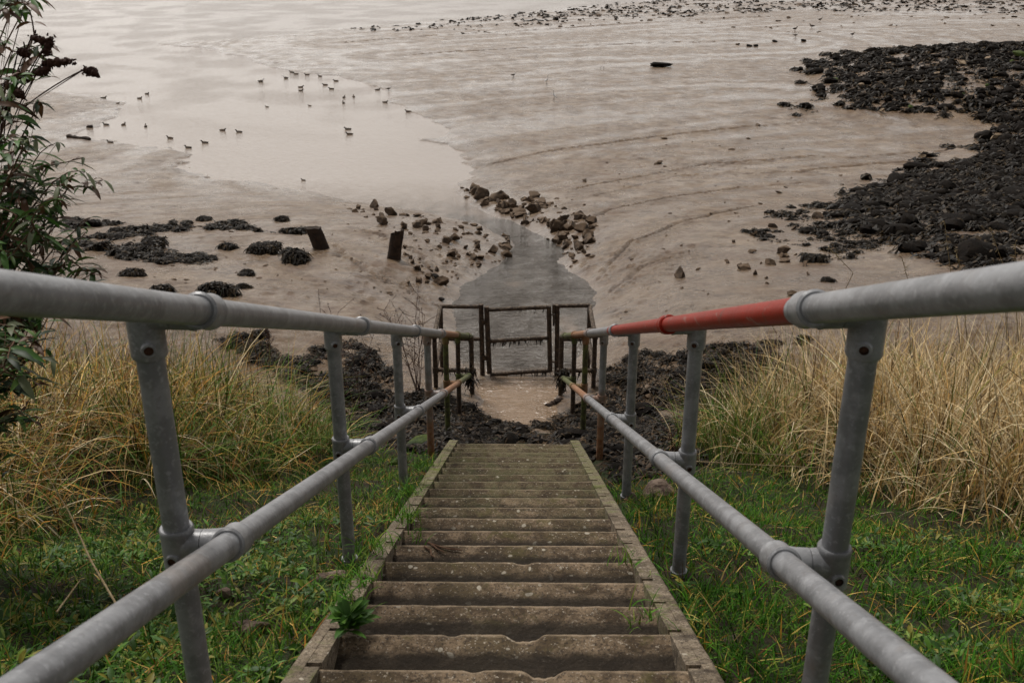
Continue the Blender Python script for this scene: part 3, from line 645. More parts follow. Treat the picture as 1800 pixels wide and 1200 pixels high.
# stones by the brook
def scatter_px(n, poly, kind, lo, hi, label, group, name='stone', cat='stone', seed=1, sink=.25, fr=0, pts=None):
    r = random.Random(seed); xs = [p[0] for p in poly]; ys = [p[1] for p in poly]; P2 = np.array(poly, float); out = 0; t = 0
    while out < n and t < n*60:
        t += 1; x = r.uniform(min(xs), max(xs)); y = r.uniform(min(ys), max(ys))
        if float(sdist(np.array([x]), np.array([y]), P2)[0]) > 0: continue
        P = hit(x, y)
        rock_px(kind, x, y, lo*(hi/lo)**(r.random()**1.6), label, group, name, cat, sink=sink, fronds=fr); out += 1
def pebble_px(n, poly, lo, hi, label, seed):
    r = random.Random(seed); P2 = np.array(poly, float); V = []; Fq = []; nv = 0; c = 0
    while c < n:
        x = r.uniform(P2[:, 0].min(), P2[:, 0].max()); y = r.uniform(P2[:, 1].min(), P2[:, 1].max())
        if float(sdist(np.array([x]), np.array([y]), P2)[0]) > 0: continue
        P = hit(x, y); q = lo*(hi/lo)**r.random()*.5/pxm(P); v, ft = rock_verts(r.randrange(60), 2, .6, 1.0, .3); a = r.uniform(0, 6.28)
        v = np.stack([v[:, 0]*math.cos(a)-v[:, 1]*math.sin(a), v[:, 0]*math.sin(a)+v[:, 1]*math.cos(a), v[:, 2]], -1)*q+P; V.append(v); Fq.append(ft+nv); nv += len(v); c += 1
    me = mesh_np('pebbles', np.concatenate(V), np.concatenate(Fq), M['rock'], smooth=True); me.set_sharp_from_angle(angle=R(25)); tag(link('pebbles', me), label, 'pebbles', None, 'stuff')
scatter_px(78, [(812,325),(830,325),(850,345),(900,355),(940,340),(960,352),(960,380),(1045,378),(1050,410),(1040,440),(1000,436),(960,412),(920,396),(880,375),(850,360),(812,345)], 'rock', 10, 40, 'angular brown stone in the tumbled row on the right bank of the brook', 'stones on the right bank of the brook', seed=3)
pebble_px(90, [(800,325),(850,345),(960,352),(1060,378),(1070,440),(1000,470),(960,412),(880,375)], 5, 13, 'litter of small muddy stones on the right bank of the brook', 14)
pebble_px(90, [(600,360),(785,385),(905,425),(890,450),(845,490),(760,490),(700,430)], 5, 12, 'litter of small muddy stones on the left bank of the brook', 15)
scatter_px(24, [(960,420),(1035,425),(1030,445),(1005,462),(985,440)], 'rock', 9, 20, 'small brown stone at the bend on the right bank of the brook', 'small stones at the brook bend', seed=4)
scatter_px(70, [(785,395),(860,392),(905,425),(890,450),(870,475),(845,480),(760,440),(720,420),(650,385),(610,372),(640,360),(760,376)], 'rock', 10, 30, 'muddy brown stone strewn along the left bank of the brook', 'stones on the left bank of the brook', seed=5)
scatter_px(14, [(640,470),(700,440),(780,480),(780,510),(720,505)], 'rock', 9, 24, 'mud caked stone on the slope between the stump and the brook', 'stones on the left mud slope', seed=6)
scatter_px(24, [(1265,430),(1330,395),(1400,400),(1400,450),(1460,520),(1380,520),(1280,470)], 'rock', 9, 30, 'muddy stone strewn on the flat left of the right weed bed', 'stones left of the right weed bed', seed=7)
scatter_px(70, [(780,60),(900,38),(1150,8),(1400,4),(1800,2),(1800,20),(1500,16),(1250,26),(1060,45),(900,62),(790,62)], 'clod', 6, 15, 'low dark clod on the distant shingle bar', 'clods on the distant bar', 'clod', 'clod', seed=8, sink=.1)
scatter_px(36, [(1080,30),(1800,24),(1800,50),(1400,60),(1200,45)], 'clod', 6, 13, 'tiny flat clod on the far wet mud above the weed bed', 'clods on the far wet mud', 'clod', 'clod', seed=9, sink=.1)
scatter_px(60, [(560,370),(780,395),(830,440),(790,520),(640,520),(460,500),(300,500),(200,480),(420,400)], 'clod', 5, 14, 'crumb of dark mud on the flat left of the brook', 'mud crumbs left of the brook', 'clod', 'clod', seed=10, sink=.1)
scatter_px(60, [(900,330),(1250,230),(1500,260),(1480,330),(1400,400),(1250,560),(1080,560),(1060,440),(960,360)], 'clod', 5, 13, 'crumb of dark mud on the flat right of the brook', 'mud crumbs right of the brook', 'clod', 'clod', seed=11, sink=.1)
for (px, py, w_, k, lb, sc3) in [(1162,118,36,'darkrock','long flat dark boulder lying alone on the far mud flat',(1.25,.8,.62)), (977,35,11,'darkrock','dark pointed rock standing up from the distant bar',(1,1,1.4)), (1195,486,44,'rock','broken brown boulder leaning out of the mud right of the brook',(.9,.8,1.15)),
                                 (1332,222,16,'clod','lone dark clod below the weedy spit',None), (1157,288,22,'clod','flat dark clod on the middle of the right mud flat',None), (1166,244,12,'clod','small dark clod above the first rill',None), (1370,339,12,'clod','lone dark clod in the bay of the weed bed',None), (1440,383,24,'rock','pale brown stone at the left tip of the weed bed',None),
                                 (1316,82,13,'darkrock','dark stone, left of the two close together on the far mud',None), (1329,82,13,'darkrock','dark stone, right of the two close together on the far mud',None), (1361,74,12,'darkrock','dark stone on the far mud between the close pair and the weedy spit',None), (1297,79,12,'clod','flattest dark stone at the left of the far stone line',None),
                                 (1413,73,13,'darkrock','dark dome stone off the tip of the weedy spit',None), (775,527,14,'darkrock','small black stone on the mud above the left side of the barrier',None), (772,498,28,'rock','rounded brown stone half buried left of the brook mouth',None), (766,488,20,'darkrock','dark stone touching the rounded brown one',None)]:
    rock_px(k, px, py, w_, lb, None, 'stone', 'stone', sc3=sc3, i=5, rz=.2 if w_ == 36 and sc3 else None)
scatter_px(26, [(400,600),(520,650),(600,620),(690,670),(800,715),(800,770),(700,780),(600,730),(480,650)], 'rock', 10, 26, 'brown stone among the weed at the foot of the bank left of the steps', 'stones at the foot of the bank, left', seed=12)
scatter_px(26, [(1080,640),(1180,630),(1380,600),(1380,650),(1230,790),(1100,830),(1040,760)], 'rock', 10, 28, 'brown stone among the weed at the foot of the bank right of the steps', 'stones at the foot of the bank, right', seed=13)
# pale stones showing in the weed bed
for i, (px, py, w_) in enumerate([(1465,142,16),(1515,150,14),(1615,168,18),(1600,190,15),(1690,112,18),(1735,104,16),(1790,100,26),(1645,130,15),(1560,112,12),(1690,165,12),(1748,245,24),(1620,275,12),(1735,150,12),(1550,195,14),(1700,110,14),(1780,110,14)]):
    rock_px('palerock' if i % 3 else 'moss', px, py+3, w_, 'bare yellowish stone showing through the dark weed bed', 'bare stones in the weed bed', sink=.55)
# ------------------------------------------------------------------ seaweed beds (uncountable)
def weed_bed(name, P2, dens, rock_r, flen, fw, label, seed, thr=-.15, ns=.5, nrocks=600, nfr=30000, mat='darkrock', extra_cols=None, lift=.3, edgew=.5):
    r = np.random.default_rng(seed); lo = P2.min(0); hi = P2.max(0)
    def sample(n, edge, pad=0):
        out = []
        cnt = 0
        while cnt < n:
            q = r.uniform(lo, hi, (n*3, 2)); 
            if dens: q = q[r.random(len(q)) < np.clip((dens/np.maximum(q[:, 1], 1))**1.3, 0, 1)]
            d_ = sdist(q[:, 0], q[:, 1], P2)+edgew*(fbm(q[:, 0]*ns*2, q[:, 1]*ns*2, seed*.7, 3)+.1); ok = d_ < -pad; q = q[ok]; d_ = d_[ok]
            nn = fbm(q[:, 0]*ns, q[:, 1]*ns, seed*1.7, 3); q = q[nn > thr-np.clip(-d_*.12, 0, .35)+edge]; out.append(q); cnt += len(q)
        return np.concatenate(out)[:n]
    q = sample(nrocks, 0); z = ground_z(q[:, 0], q[:, 1]); V = []; Fq = []; nv = 0; B = []
    tops = []
    for i in range(nrocks):
        v, ft = rock_verts(int(r.integers(0, 40)), 2, .55, .5, .25); rr = rock_r*r.uniform(.35, 1.0)**1.0*(1.7 if r.random() < .12 else 1.1)*(1+q[i, 1]*.004)
        v = v*rr; a = r.uniform(0, 6.28); v = np.stack([v[:, 0]*math.cos(a)-v[:, 1]*math.sin(a), v[:, 0]*math.sin(a)+v[:, 1]*math.cos(a), v[:, 2]], -1)+[q[i, 0], q[i, 1], z[i]+rr*lift*.6]
        V.append(v); Fq.append(ft+nv); nv += len(v); tops.append(v[v[:, 2] > z[i]+.02*rr])
    V = np.concatenate(V); Fq = np.concatenate(Fq); me = mesh_np(name+'_stones', V, Fq, M[mat], smooth=True); me.set_sharp_from_angle(angle=R(35))
    T = np.concatenate(tops); k = r.integers(0, len(T), int(nfr*.7)); pts = T[k]+r.normal(0, .01, (len(k), 3))
    q2 = sample(int(nfr*.3), 0); z2 = ground_z(q2[:, 0], q2[:, 1]); pts = np.vstack([pts, np.stack([q2[:, 0], q2[:, 1], z2+.01], -1)])
    sc_ = 1+.02*np.maximum(pts[:, 1]-12, 0)
    Vv, Ff, col = frond_mesh(pts, None, len(pts), flen, fw, (extra_cols or WRACK), .15, seed)
    c = np.repeat(pts, 6, 0); Vv = c+(Vv-c)*np.repeat(sc_, 6)[:, None]
    o = link(name, me); tag(o, label[0], label[1], None, 'stuff')
    f = link('seaweed', mesh_np('seaweed', Vv, Ff, M['weed'], col)); tag(f, label[2], 'seaweed', None, 'stuff')
weed_bed('weedy_rocks', np.minimum(MASS, [150, 400]), 45, .24, .20, .04, ('bed of dark weed covered stones spreading over the right shore', 'rocks', 'black brown seaweed draped over the stones of the right shore'), 21, nrocks=5600, nfr=120000, ns=.40, thr=.02, edgew=2.2)
GL = lambda poly: np.array([hit(*p)[:2] for p in poly])
# toe of the bank, left and right of the steps
TL = GL([(330,575),(400,578),(450,600),(520,625),(560,610),(620,600),(655,620),(690,660),(745,680),(800,705),(850,728),(900,735),(912,760),(905,778),(800,782),(760,800),(700,790),(640,760),(570,720),(480,650)])
weed_bed('weedy_stones', TL, None, .09, .085, .012, ('heap of small weed covered stones at the foot of the bank left of the steps', 'rocks', 'dark seaweed strewn at the foot of the bank left of the steps'), 22, thr=-.22, ns=1.3, nrocks=420, nfr=34000, edgew=.14, lift=.12, extra_cols=WRACK*2+[(.04, .022, .010), (.06, .034, .016)])
TR = GL([(905,778),(925,758),(975,738),(1010,715),(1050,690),(1075,640),(1120,612),(1180,625),(1260,602),(1340,600),(1420,590),(1420,640),(1300,720),(1230,800),(1180,840),(1100,870),(1075,830),(1030,790)])
weed_bed('weedy_stones', TR, None, .09, .085, .012, ('heap of small weed covered stones at the foot of the bank right of the steps', 'rocks', 'dark seaweed strewn at the foot of the bank right of the steps'), 23, thr=-.22, ns=1.3, nrocks=420, nfr=34000, edgew=.14, lift=.12, extra_cols=WRACK+[(.06, .035, .016), (.09, .055, .028)])
WL = W([(130,428),(200,436),(300,428),(340,440),(440,428),(470,455),(560,440),(545,462),(430,448),(300,450),(240,470),(330,500),(410,512),(400,528),(300,520),(200,500),(120,480)])
weed_bed('weedy_stones', WL, None, .12, .10, .022, ('straggling line of weed covered stones across the left mud', 'rocks', 'dark seaweed lying in a line across the left mud'), 24, thr=-.05, ns=.6, nrocks=150, nfr=14000)
SM_ = W([(1400,400),(1500,350),(1560,400),(1600,470),(1560,500),(1440,510),(1380,480),(1260,440)])
weed_bed('weedy_stones', SM_, None, .10, .09, .02, ('loose scatter of weedy stones along the edge of the right weed bed', 'rocks', 'tatters of seaweed along the edge of the right weed bed'), 25, thr=.12, ns=.9, nrocks=110, nfr=6000)
NB = W([(1408,410),(1480,372),(1540,335),(1640,300),(1900,290),(2100,420),(2000,560),(1750,580),(1600,535),(1535,500),(1460,462)])
weed_bed('weedy_stones', NB, None, .13, .15, .024, ('smaller weed covered stones filling the near part of the right weed bed', 'rocks', 'stringy seaweed over the near part of the right weed bed'), 27, thr=.16, ns=.6, nrocks=420, nfr=40000, lift=.8, edgew=.8)
BR = np.minimum(BAR, [200, 300])
weed_bed('shingle', BR, None, .10, .3, .05, ('thin scatter of dark shingle along the distant bar', 'shingle', 'flecks of weed along the distant bar'), 26, thr=.10, ns=.16, nrocks=1500, nfr=4000)
# ------------------------------------------------------------------ grass
def blades(name, P, length, width, cols, lean, curl, segs, seed, label=None, cat='grass', kind='stuff', mat='grass', az=None, azs=None, parent=None, colf=None):
    r = np.random.default_rng(seed); n = len(P); a = r.uniform(0, 2*math.pi, n) if az is None else az+r.normal(0, azs, n)
    L_ = np.broadcast_to(length, (n,))*r.uniform(.42, 1.3, n); Wd = width*r.uniform(.45, 1.6, n)
    th = np.abs(r.normal(lean, lean*.5, n)); cu = r.normal(curl, curl*.8, n)
    H = np.stack([np.cos(a), np.sin(a), np.zeros(n)], -1); sd = np.stack([-np.sin(a+r.normal(0, .6, n)), np.cos(a+r.normal(0, .6, n)), np.zeros(n)], -1)
    V = np.empty((n, (segs+1)*2, 3)); c = P.copy(); ang = th.copy()
    for k in range(segs+1):
        t = k/segs; wv = sd*(Wd*(1-t**1.6*.92)*.5)[:, None]; V[:, 2*k] = c-wv; V[:, 2*k+1] = c+wv
        c = c+(H*np.sin(ang)[:, None]+np.array([0, 0, 1.])*np.cos(ang)[:, None])*(L_/segs)[:, None]; ang = ang+cu/segs
    b = np.arange(n)[:, None]*(segs+1)*2; Fq = np.concatenate([b+[2*k, 2*k+1, 2*k+3, 2*k+2] for k in range(segs)])
    if colf is None: cc = np.array(cols)[r.integers(0, len(cols), n)]
    else: cc = colf(P, r)
    cc = cc*r.uniform(.45, 1.4, (n, 1)); tt = np.repeat(np.linspace(0, 1, segs+1), 2)
    col = cc[:, None, :]*np.ones((1, (segs+1)*2, 1)); col = np.clip(col, 0, 1)
    me = mesh_np(name, V.reshape(-1, 3), Fq, M[mat], col.reshape(-1, 3))
    o = link(name, me, parent)
    if parent is None: tag(o, label, cat, None, kind)
    return o
GREEN = np.array([(.040, .125, .008), (.06, .165, .010), (.026, .075, .008), (.09, .175, .018), (.14, .19, .025), (.05, .145, .012)])
STRAW = np.array([(.66, .50, .27), (.76, .61, .37), (.52, .37, .17), (.40, .24, .08), (.80, .67, .44), (.58, .40, .17)])
OCHRE = np.array([(.58, .33, .065), (.70, .46, .13), (.46, .21, .035), (.62, .44, .16), (.38, .32, .07), (.30, .13, .035), (.22, .10, .03)])
def on_ground(q, dz=0.0): return np.stack([q[:, 0], q[:, 1], ground_z(q[:, 0], q[:, 1])+dz], -1)
def spread(n, lo, hi, seed, fn):
    r = np.random.default_rng(seed); out = []; c = 0
    while c < n:
        q = r.uniform(lo, hi, (n, 2)); q = q[r.random(len(q)) < fn(q[:, 0], q[:, 1])]; out.append(q); c += len(q)
    return np.concatenate(out)[:n]
LMn, RMn = np.array(LM), np.array(RM)
def lawn_mask(side):
    def f(x, y):
        m = (np.sign(x) == side) & (np.abs(x+.035) > .535); mm = sdist(x, y, LMn if side < 0 else RMn)
        edge = 6.7 if side < 0 else 5.6
        d = sm(edge+.5, edge-.5, y+.5*fbm(x*2, y*2, 1.0, 2))*sm(-1.0, -.2, mm)*(.35+.65*sm(-.25, .15, fbm(x*1.7, y*1.7, side*3.0, 3)))
        return m*np.clip(d*(2.2/np.maximum(1.2, np.hypot(x, y)))**.9, 0, 1)
    return f
def lawncol(side):
    def f(P, r):
        k = fbm(P[:, 0]*1.3, P[:, 1]*1.3, 4.0+side, 3); c = GREEN[r.integers(0, len(GREEN), len(P))].copy()
        y_ = r.random(len(P)) < np.where(k > .18, .35, .07); c[y_] = OCHRE[r.integers(0, 5, y_.sum())]*.8
        if side > 0: c = c*[.85, 1.0, .8]
        return c
    return f
for side, nm in ((-1, 'left'), (1, 'right')):
    q = spread(62000 if side > 0 else 50000, (side*4 if side < 0 else .4, .3), (-.4 if side < 0 else 4, 8), 31+side, lawn_mask(side))
    blades('grass', on_ground(q, -.01), .085, .0042, None, .55, 1.0, 3, 41+side, 'short bright green grass on the bank %s of the steps' % nm, colf=lawncol(side))
def tallcol(side):
    def f(P, r):
        x, y = P[:, 0], P[:, 1]; n = len(P)
        gr = (.66*sm(2.3, 1.2, x)+.07) if side > 0 else (.24+.45*sm(-2.8, -1.4, x))
        gr = gr+.25*fbm(x*1.5, y*1.5, 6.0, 2); pal = STRAW if side > 0 else np.vstack([OCHRE, STRAW*.85])
        c = pal[r.integers(0, len(pal), n)].copy(); dkb = r.random(n) < (.10 if side > 0 else .20); c[dkb] = (.055, .032, .014); g = r.random(n) < gr; c[g] = (GREEN*[1.6, 1.15, 2.0])[r.integers(0, len(GREEN), g.sum())]
        return c
    return f
def tall(side, n, seed, length, lean, curl, label, nclump):
    P2 = LMn if side < 0 else RMn; r = np.random.default_rng(seed)
    q = spread(nclump, (-7.5, 1.2) if side < 0 else (1.1, 1.8), (-1.1, 8.6) if side < 0 else (7.5, 8.6), seed, lambda x, y: np.where(sdist(x, y, P2) < 0, np.clip(6.5/np.maximum(np.abs(x)*2, 2.2), 0, 1), 0))
    k = r.integers(0, nclump, n); q2 = q[k]+r.normal(0, .07, (n, 2)); azc = r.uniform(0, 6.28, nclump)[k]
    P = on_ground(q2, -.02); ed = sdist(q2[:, 0], q2[:, 1], P2); ln = length*(.55+.45*sm(.1, -.9, ed))
    blades('tall_grass', P, ln, .0062, None, lean, curl, 6, seed+3, label, colf=tallcol(side), az=azc, azs=1.5)
tall(1, 30000, 51, .88, .36, .9, 'tall straw coloured dry grass standing right of the steps', 700)
tall(-1, 30000, 52, .82, .50, 1.5, 'matted ochre dry grass drooping left of the steps', 650)
tall(1, 9000, 53, .55, .8, .9, 'flattened dry grass lying in the right hand tussocks', 300)
tall(-1, 16000, 54, .60, .9, .9, 'flattened dry grass lying in the left hand tussocks', 420)
# broad leaved weeds among the grass
def leaves(name, C0, az, el, ln, wd, cols, seed, mat='leaf', parent=None, off=None, droop=.5):
    n = len(C0); r = np.random.default_rng(seed); d0 = np.stack([np.cos(az)*np.cos(el), np.sin(az)*np.cos(el), np.sin(el)], -1)
    sd = np.stack([-np.sin(az), np.cos(az), r.normal(0, .35, n)], -1); up = np.cross(d0, sd); ts = (0, .22, .55, .82, 1); ws = (.12, .75, 1, .6, .05)
    V = np.empty((n, 15, 3))
    for k, (t, w_) in enumerate(zip(ts, ws)):
        c = C0+d0*(ln*t)[:, None]; c[:, 2] -= ln*t*t*droop*.5; wv = sd*(wd*w_*.5)[:, None]; V[:, 3*k] = c-wv+up*(wd*w_*.16)[:, None]; V[:, 3*k+1] = c; V[:, 3*k+2] = c+wv+up*(wd*w_*.16)[:, None]
    b = np.arange(n)[:, None]*15; Fq = np.concatenate([b+[3*k+j, 3*k+j+1, 3*k+j+4, 3*k+j+3] for k in range(4) for j in (0, 1)])
    cc = np.array(cols)[r.integers(0, len(cols), n)]*r.uniform(.65, 1.35, (n, 1)); col = np.repeat(cc[:, None, :], 15, 1).reshape(-1, 3); V = V.reshape(-1, 3)
    if off is not None: V = V-np.array(off)
    return link(name, mesh_np(name, V, Fq, M[mat], col, smooth=True), parent)
LEAFC = [(.05, .13, .014), (.08, .18, .02), (.035, .09, .016), (.15, .22, .03), (.22, .20, .03), (.045, .10, .02)]
for side in (-1, 1):
    r = np.random.default_rng(60+side); nr = 2600 if side < 0 else 1200
    def wm(x, y, side=side): return lawn_mask(side)(x, y)*sm(4.8, 2.2, y)*sm(-.1, .35, fbm(x*2.2, y*2.2, 5.0, 2)+(.15 if side < 0 else -.05))
    q = spread(nr, (-3.4 if side < 0 else .55, .5), (-.55 if side < 0 else 3.4, 5.5), 61+side, wm); k = np.repeat(np.arange(nr), 7); n = len(k)
    P = on_ground(q)[k]+r.normal(0, .012, (n, 3)); P[:, 2] += .015
    o = leaves('weeds', P, r.uniform(0, 6.28, n), r.uniform(.1, 1.0, n), r.uniform(.015, .062, n), r.uniform(.006, .018, n), LEAFC, 62+side)
    tag(o, 'low broad leaved weeds growing through the grass %s of the steps' % ('left' if side < 0 else 'right'), 'weeds', None, 'stuff')
    # fallen dry litter
    q = spread(2600, (-3.4 if side < 0 else .55, .5), (-.55 if side < 0 else 3.4, 7), 71+side, lambda x, y: lawn_mask(side)(x, y)**.5)
    blades('dead_grass', on_ground(q, .01), .10, .0035, OCHRE*.8, 1.35, .3, 3, 72+side, 'dry grass litter lying in the turf %s of the steps' % ('left' if side < 0 else 'right'))
# ------------------------------------------------------------------ shrub at the left edge
def curve(a, d0, n, ln, r, bend=.15, grav=-.02):
    P = [np.array(a, float)]; d_ = np.array(d0, float); d_ /= np.linalg.norm(d_)
    for i in range(n):
        d_ = d_+np.array([r.normal(0, bend), r.normal(0, bend), r.normal(0, bend)+grav]); d_ /= np.linalg.norm(d_); P.append(P[-1]+d_*ln/n)
    return np.array(P)
def zpt(px, py, z): 
    r = ray(px, py); return np.array([r[0]*z, r[1]*z, r[2]*z+CZ])
def shrub():
    r = np.random.default_rng(81); b = zpt(-190, 900, 3.3); b[2] = float(ground_z(b[0], b[1])[0])
    root = empty('butterfly_bush', b, 'leafy dark green shrub with dead brown flower heads at the left edge above the handrail', 'shrub')
    stems = MB(); fl = MB(); LP = []; LA = []; LE = []; LN = []
    tips = [(30, -60, 3.4), (60, 60, 3.3), (-20, 20, 3.2), (70, 180, 3.2), (15, 140, 3.1), (85, 290, 3.2), (120, 330, 3.35), (40, 260, 3.0), (95, 400, 3.3), (120, 455, 3.2), (30, 380, 3.0), (60, 470, 3.1), (-40, 300, 3.0), (-30, 450, 2.9),
            (20, 90, 3.5), (-50, 150, 3.3), (40, 330, 3.4), (0, 430, 3.4), (25, 600, 2.7), (50, 620, 2.8), (20, 720, 2.9), (-20, 560, 2.8), (0, 200, 3.2), (100, 430, 3.4), (70, 380, 3.4), (140, 470, 3.5), (10, 250, 3.3), (-10, 340, 3.2), (45, 430, 3.2), (80, 500, 3.4), (110, 360, 3.3), (85, 330, 3.2), (60, 300, 3.4), (130, 430, 3.3), (100, 470, 3.5), (60, 400, 3.0), (30, 500, 3.2), (15, 30, 3.3), (40, 20, 3.5)]
    for i, (px, py, z) in enumerate(tips):
        T = zpt(px, py, z); st = b+np.array([r.normal(0, .08), r.normal(0, .08), 0]); m1 = st*.55+T*.45+np.array([-.22, 0, .05])+r.normal(0, .04, 3); t = np.linspace(0, 1, 16)[:, None]; P = (1-t)**2*st+2*t*(1-t)*m1+t*t*T
        stems.tube(P, np.linspace(.008, .0022, 16), 7)
        for k in range(5, 16):         # side twigs with leaf pairs
            for _ in range(2):
                if r.random() < .30: continue
                q = curve(P[k], [r.normal(.15, .6), r.normal(0, .6), r.uniform(-.15, .7)], 6, r.uniform(.06, .22), r, .22); stems.tube(q, np.linspace(.0028, .0012, 7), 5)
                for j in range(1, 7):
                    a = r.uniform(0, 6.28)
                    for s_ in (0, math.pi):
                        LP.append(q[j]); LA.append(a+s_+r.normal(0, .3)); LE.append(r.uniform(-.35, .6)); LN.append(r.uniform(.035, .098)*(1 if j < 5 else .75))
    stems.build('stem', M['twig'], root)
    LP = np.array(LP); n = len(LP); LN = np.array(LN)
    leaves('foliage', LP, np.array(LA), np.array(LE), LN, LN*.24, [(.045, .11, .02), (.06, .14, .025), (.02, .045, .014), (.09, .16, .035), (.12, .14, .07), (.10, .05, .025)], 82, 'leaf', root, b, droop=.9)
    for (a, c) in [((55, 66), (92, 78)), ((76, 112), (126, 108)), ((30, 132), (56, 138)), ((64, 130), (88, 120)), ((10, 148), (42, 172)), ((148, 122), (172, 132)), ((32, 90), (50, 96)), ((88, 68), (80, 96))]:
        A = zpt(*a, 3.25); B = zpt(*c, 3.25); f = MB(); m = 14; P = np.array(line(A, B, m)); rr = np.array([.004+.007*math.sin(math.pi*min(1, (j+.6)/(m-.4)))**.6 for j in range(m)])*(1+.35*r.normal(0, 1, m).clip(-1, 1)); f.tube(P, np.abs(rr)+.003, 9)
        for _ in range(60):
            q = P[r.integers(0, m)]+r.normal(0, .006, 3); f.tube([q, q+r.normal(0, .006, 3)], [.0035, .002], 5)
        f.build('dead_flower_head', M['stalk'], root)
        if a[0] > 60 or True:
            st = zpt(a[0]*.35-random.uniform(0, 30), a[1]+random.uniform(70, 150), 3.25); t = np.linspace(0, 1, 8)[:, None]; mid = (st+A)/2+np.array([-.01, 0, .01]); P = (1-t)**2*st+2*t*(1-t)*mid+t*t*A
            MB().tube(P, .0022, 5).build('twig', M['stalk'], root)
shrub()
# ------------------------------------------------------------------ dead stalks, weeds, twigs
def stalk_plant(px, py, hpx, spread_, nst, seed, label, mat='stalk', heads=True, name='dead_stalk_plant', z=None):
    r = np.random.default_rng(seed); P0 = hit(px, py); s_ = 1/pxm(P0); root = empty(name, P0, label, 'dead plant'); mb = MB(); hd = MB()
    for i in range(nst):
        d0 = [r.normal(0, spread_), r.normal(0, spread_*.5), 1]; P = curve(P0+r.normal(0, .015, 3)*[1, 1, 0], d0, 9, hpx*s_*r.uniform(.7, 1.1), r, .07, .02); mb.tube(P, np.linspace(.0045, .0018, 10), 6)
        for k in range(3, 10):
            q = curve(P[k], [r.normal(0, .7), r.normal(0, .4), .8], 5, hpx*s_*r.uniform(.08, .28), r, .12, .02); mb.tube(q, np.linspace(.0026, .0013, 6), 5)
            if heads:
                for j in range(1, 6):
                    if r.random() < .6: c = q[j]+r.normal(0, .004, 3); hd.tube([c, c+r.normal(0, .007, 3)], [.0055, .003], 5)
    mb.build('stalk', M[mat], root)
    if heads: hd.build('seed_head', M[mat], root)
stalk_plant(735, 690, 165, .18, 9, 91, 'reddish dead plant with many upright twigs behind the left handrail near the barrier')
stalk_plant(632, 720, 190, .10, 3, 92, 'thin dead stalk with curled seed heads left of the reddish plant')
stalk_plant(610, 700, 160, .12, 2, 96, 'thin dead stalk under the left handrail between the second and third posts')
stalk_plant(1336, 690, 110, .08, 3, 93, 'small dead seed stalk under the red handrail')
stalk_plant(1182, 820, 90, .07, 2, 94, 'brown dead stalk between the right posts with a dry pale tip')
stalk_plant(475, 640, 65, .20, 3, 95, 'short dead twiggy plant at the edge of the left grass')
def stems_px(pts, z, r0, label, name='dry_stem', mat='twig', heads=0):
    P = np.array([zpt(x, y, zz) for (x, y), zz in zip(pts, np.linspace(z[0], z[1], len(pts)))]); t = np.linspace(0, len(P)-1, 24); i = np.minimum(t.astype(int), len(P)-2); f = (t-i)[:, None]; f = f*f*(3-2*f)*.3+f*.7; Q = P[i]*(1-f)+P[i+1]*f
    mb = MB().tube(Q, np.linspace(r0, r0*.45, 24), 6)
    for k in range(heads):
        q = Q[-1-k % 8]; mb.tube([q, q+rng.normal(0, .012, 3)], [.0022, .001], 5)
    o = mb.build(name, M[mat]); tag(o, label, 'grass stem'); return o
M['straw'] = mat_rock('straw', (.34, .25, .13), (.50, .40, .24), (.22, .14, .07), 30)
stems_px([(205, 1062), (160, 985), (122, 900), (84, 838)], (2.3, 2.9), .0028, 'long pale dry stem arching over the grass at lower left', mat='straw')
stems_px([(100, 1075), (140, 1020)], (2.3, 2.4), .0025, 'short yellow dry stem at lower left below the long arching one', mat='straw')
stems_px([(1145, 806), (1300, 815), (1450, 822)], (5.0, 4.6), .0032, 'pale dry stem lying sideways off the right tussock', mat='straw')
stems_px([(1390, 800), (1290, 795), (1200, 840)], (4.8, 4.7), .0024, 'forked dry stem bending left from the right tussock', mat='straw')
for i, (a, b_, c, lb) in enumerate([((1690,620),(1670,470),(1660,388),'tallest pale seed stem rising above the right handrail'), ((1480,520),(1500,480),(1457,435),'bent pale seed stem left of the tallest one above the right handrail'), ((1770,600),(1765,470),(1740,400),'curving pale seed stem near the right edge'),
                                   ((1600,620),(1598,500),(1586,455),'short seed stem behind the red end of the right handrail'), ((1790,600),(1783,500),(1785,425),'upright seed stem at the far right edge'), ((1700,600),(1690,480),(1680,440),'short seed stem just right of the tallest one')]):
    stems_px([a, b_, c], (5.6, 5.3), .0024, lb, 'seed_stem', 'straw', heads=14)
def leafy_plant(P, n, ln, wd, label, seed, name='weed_plant', cols=LEAFC, el=(.2, 1.1)):
    r = np.random.default_rng(seed); root = empty(name, P, label, 'plant'); C0 = np.array(P)+r.normal(0, .006, (n, 3)); C0[:, 2] = P[2]+r.uniform(0, .05, n)
    leaves('foliage', C0, r.uniform(0, 6.28, n), r.uniform(el[0], el[1], n), ln*r.uniform(.6, 1.2, n), wd*r.uniform(.7, 1.2, n), cols, seed, 'leaf', root, P); return root
P = S(XC-.43, 2.75, .80); leafy_plant(P, 60, .080, .022, 'leafy green weed sprouting from the left stair edge near the bottom of the picture', 101, cols=[(.07, .17, .02), (.10, .21, .03), (.05, .13, .02)])
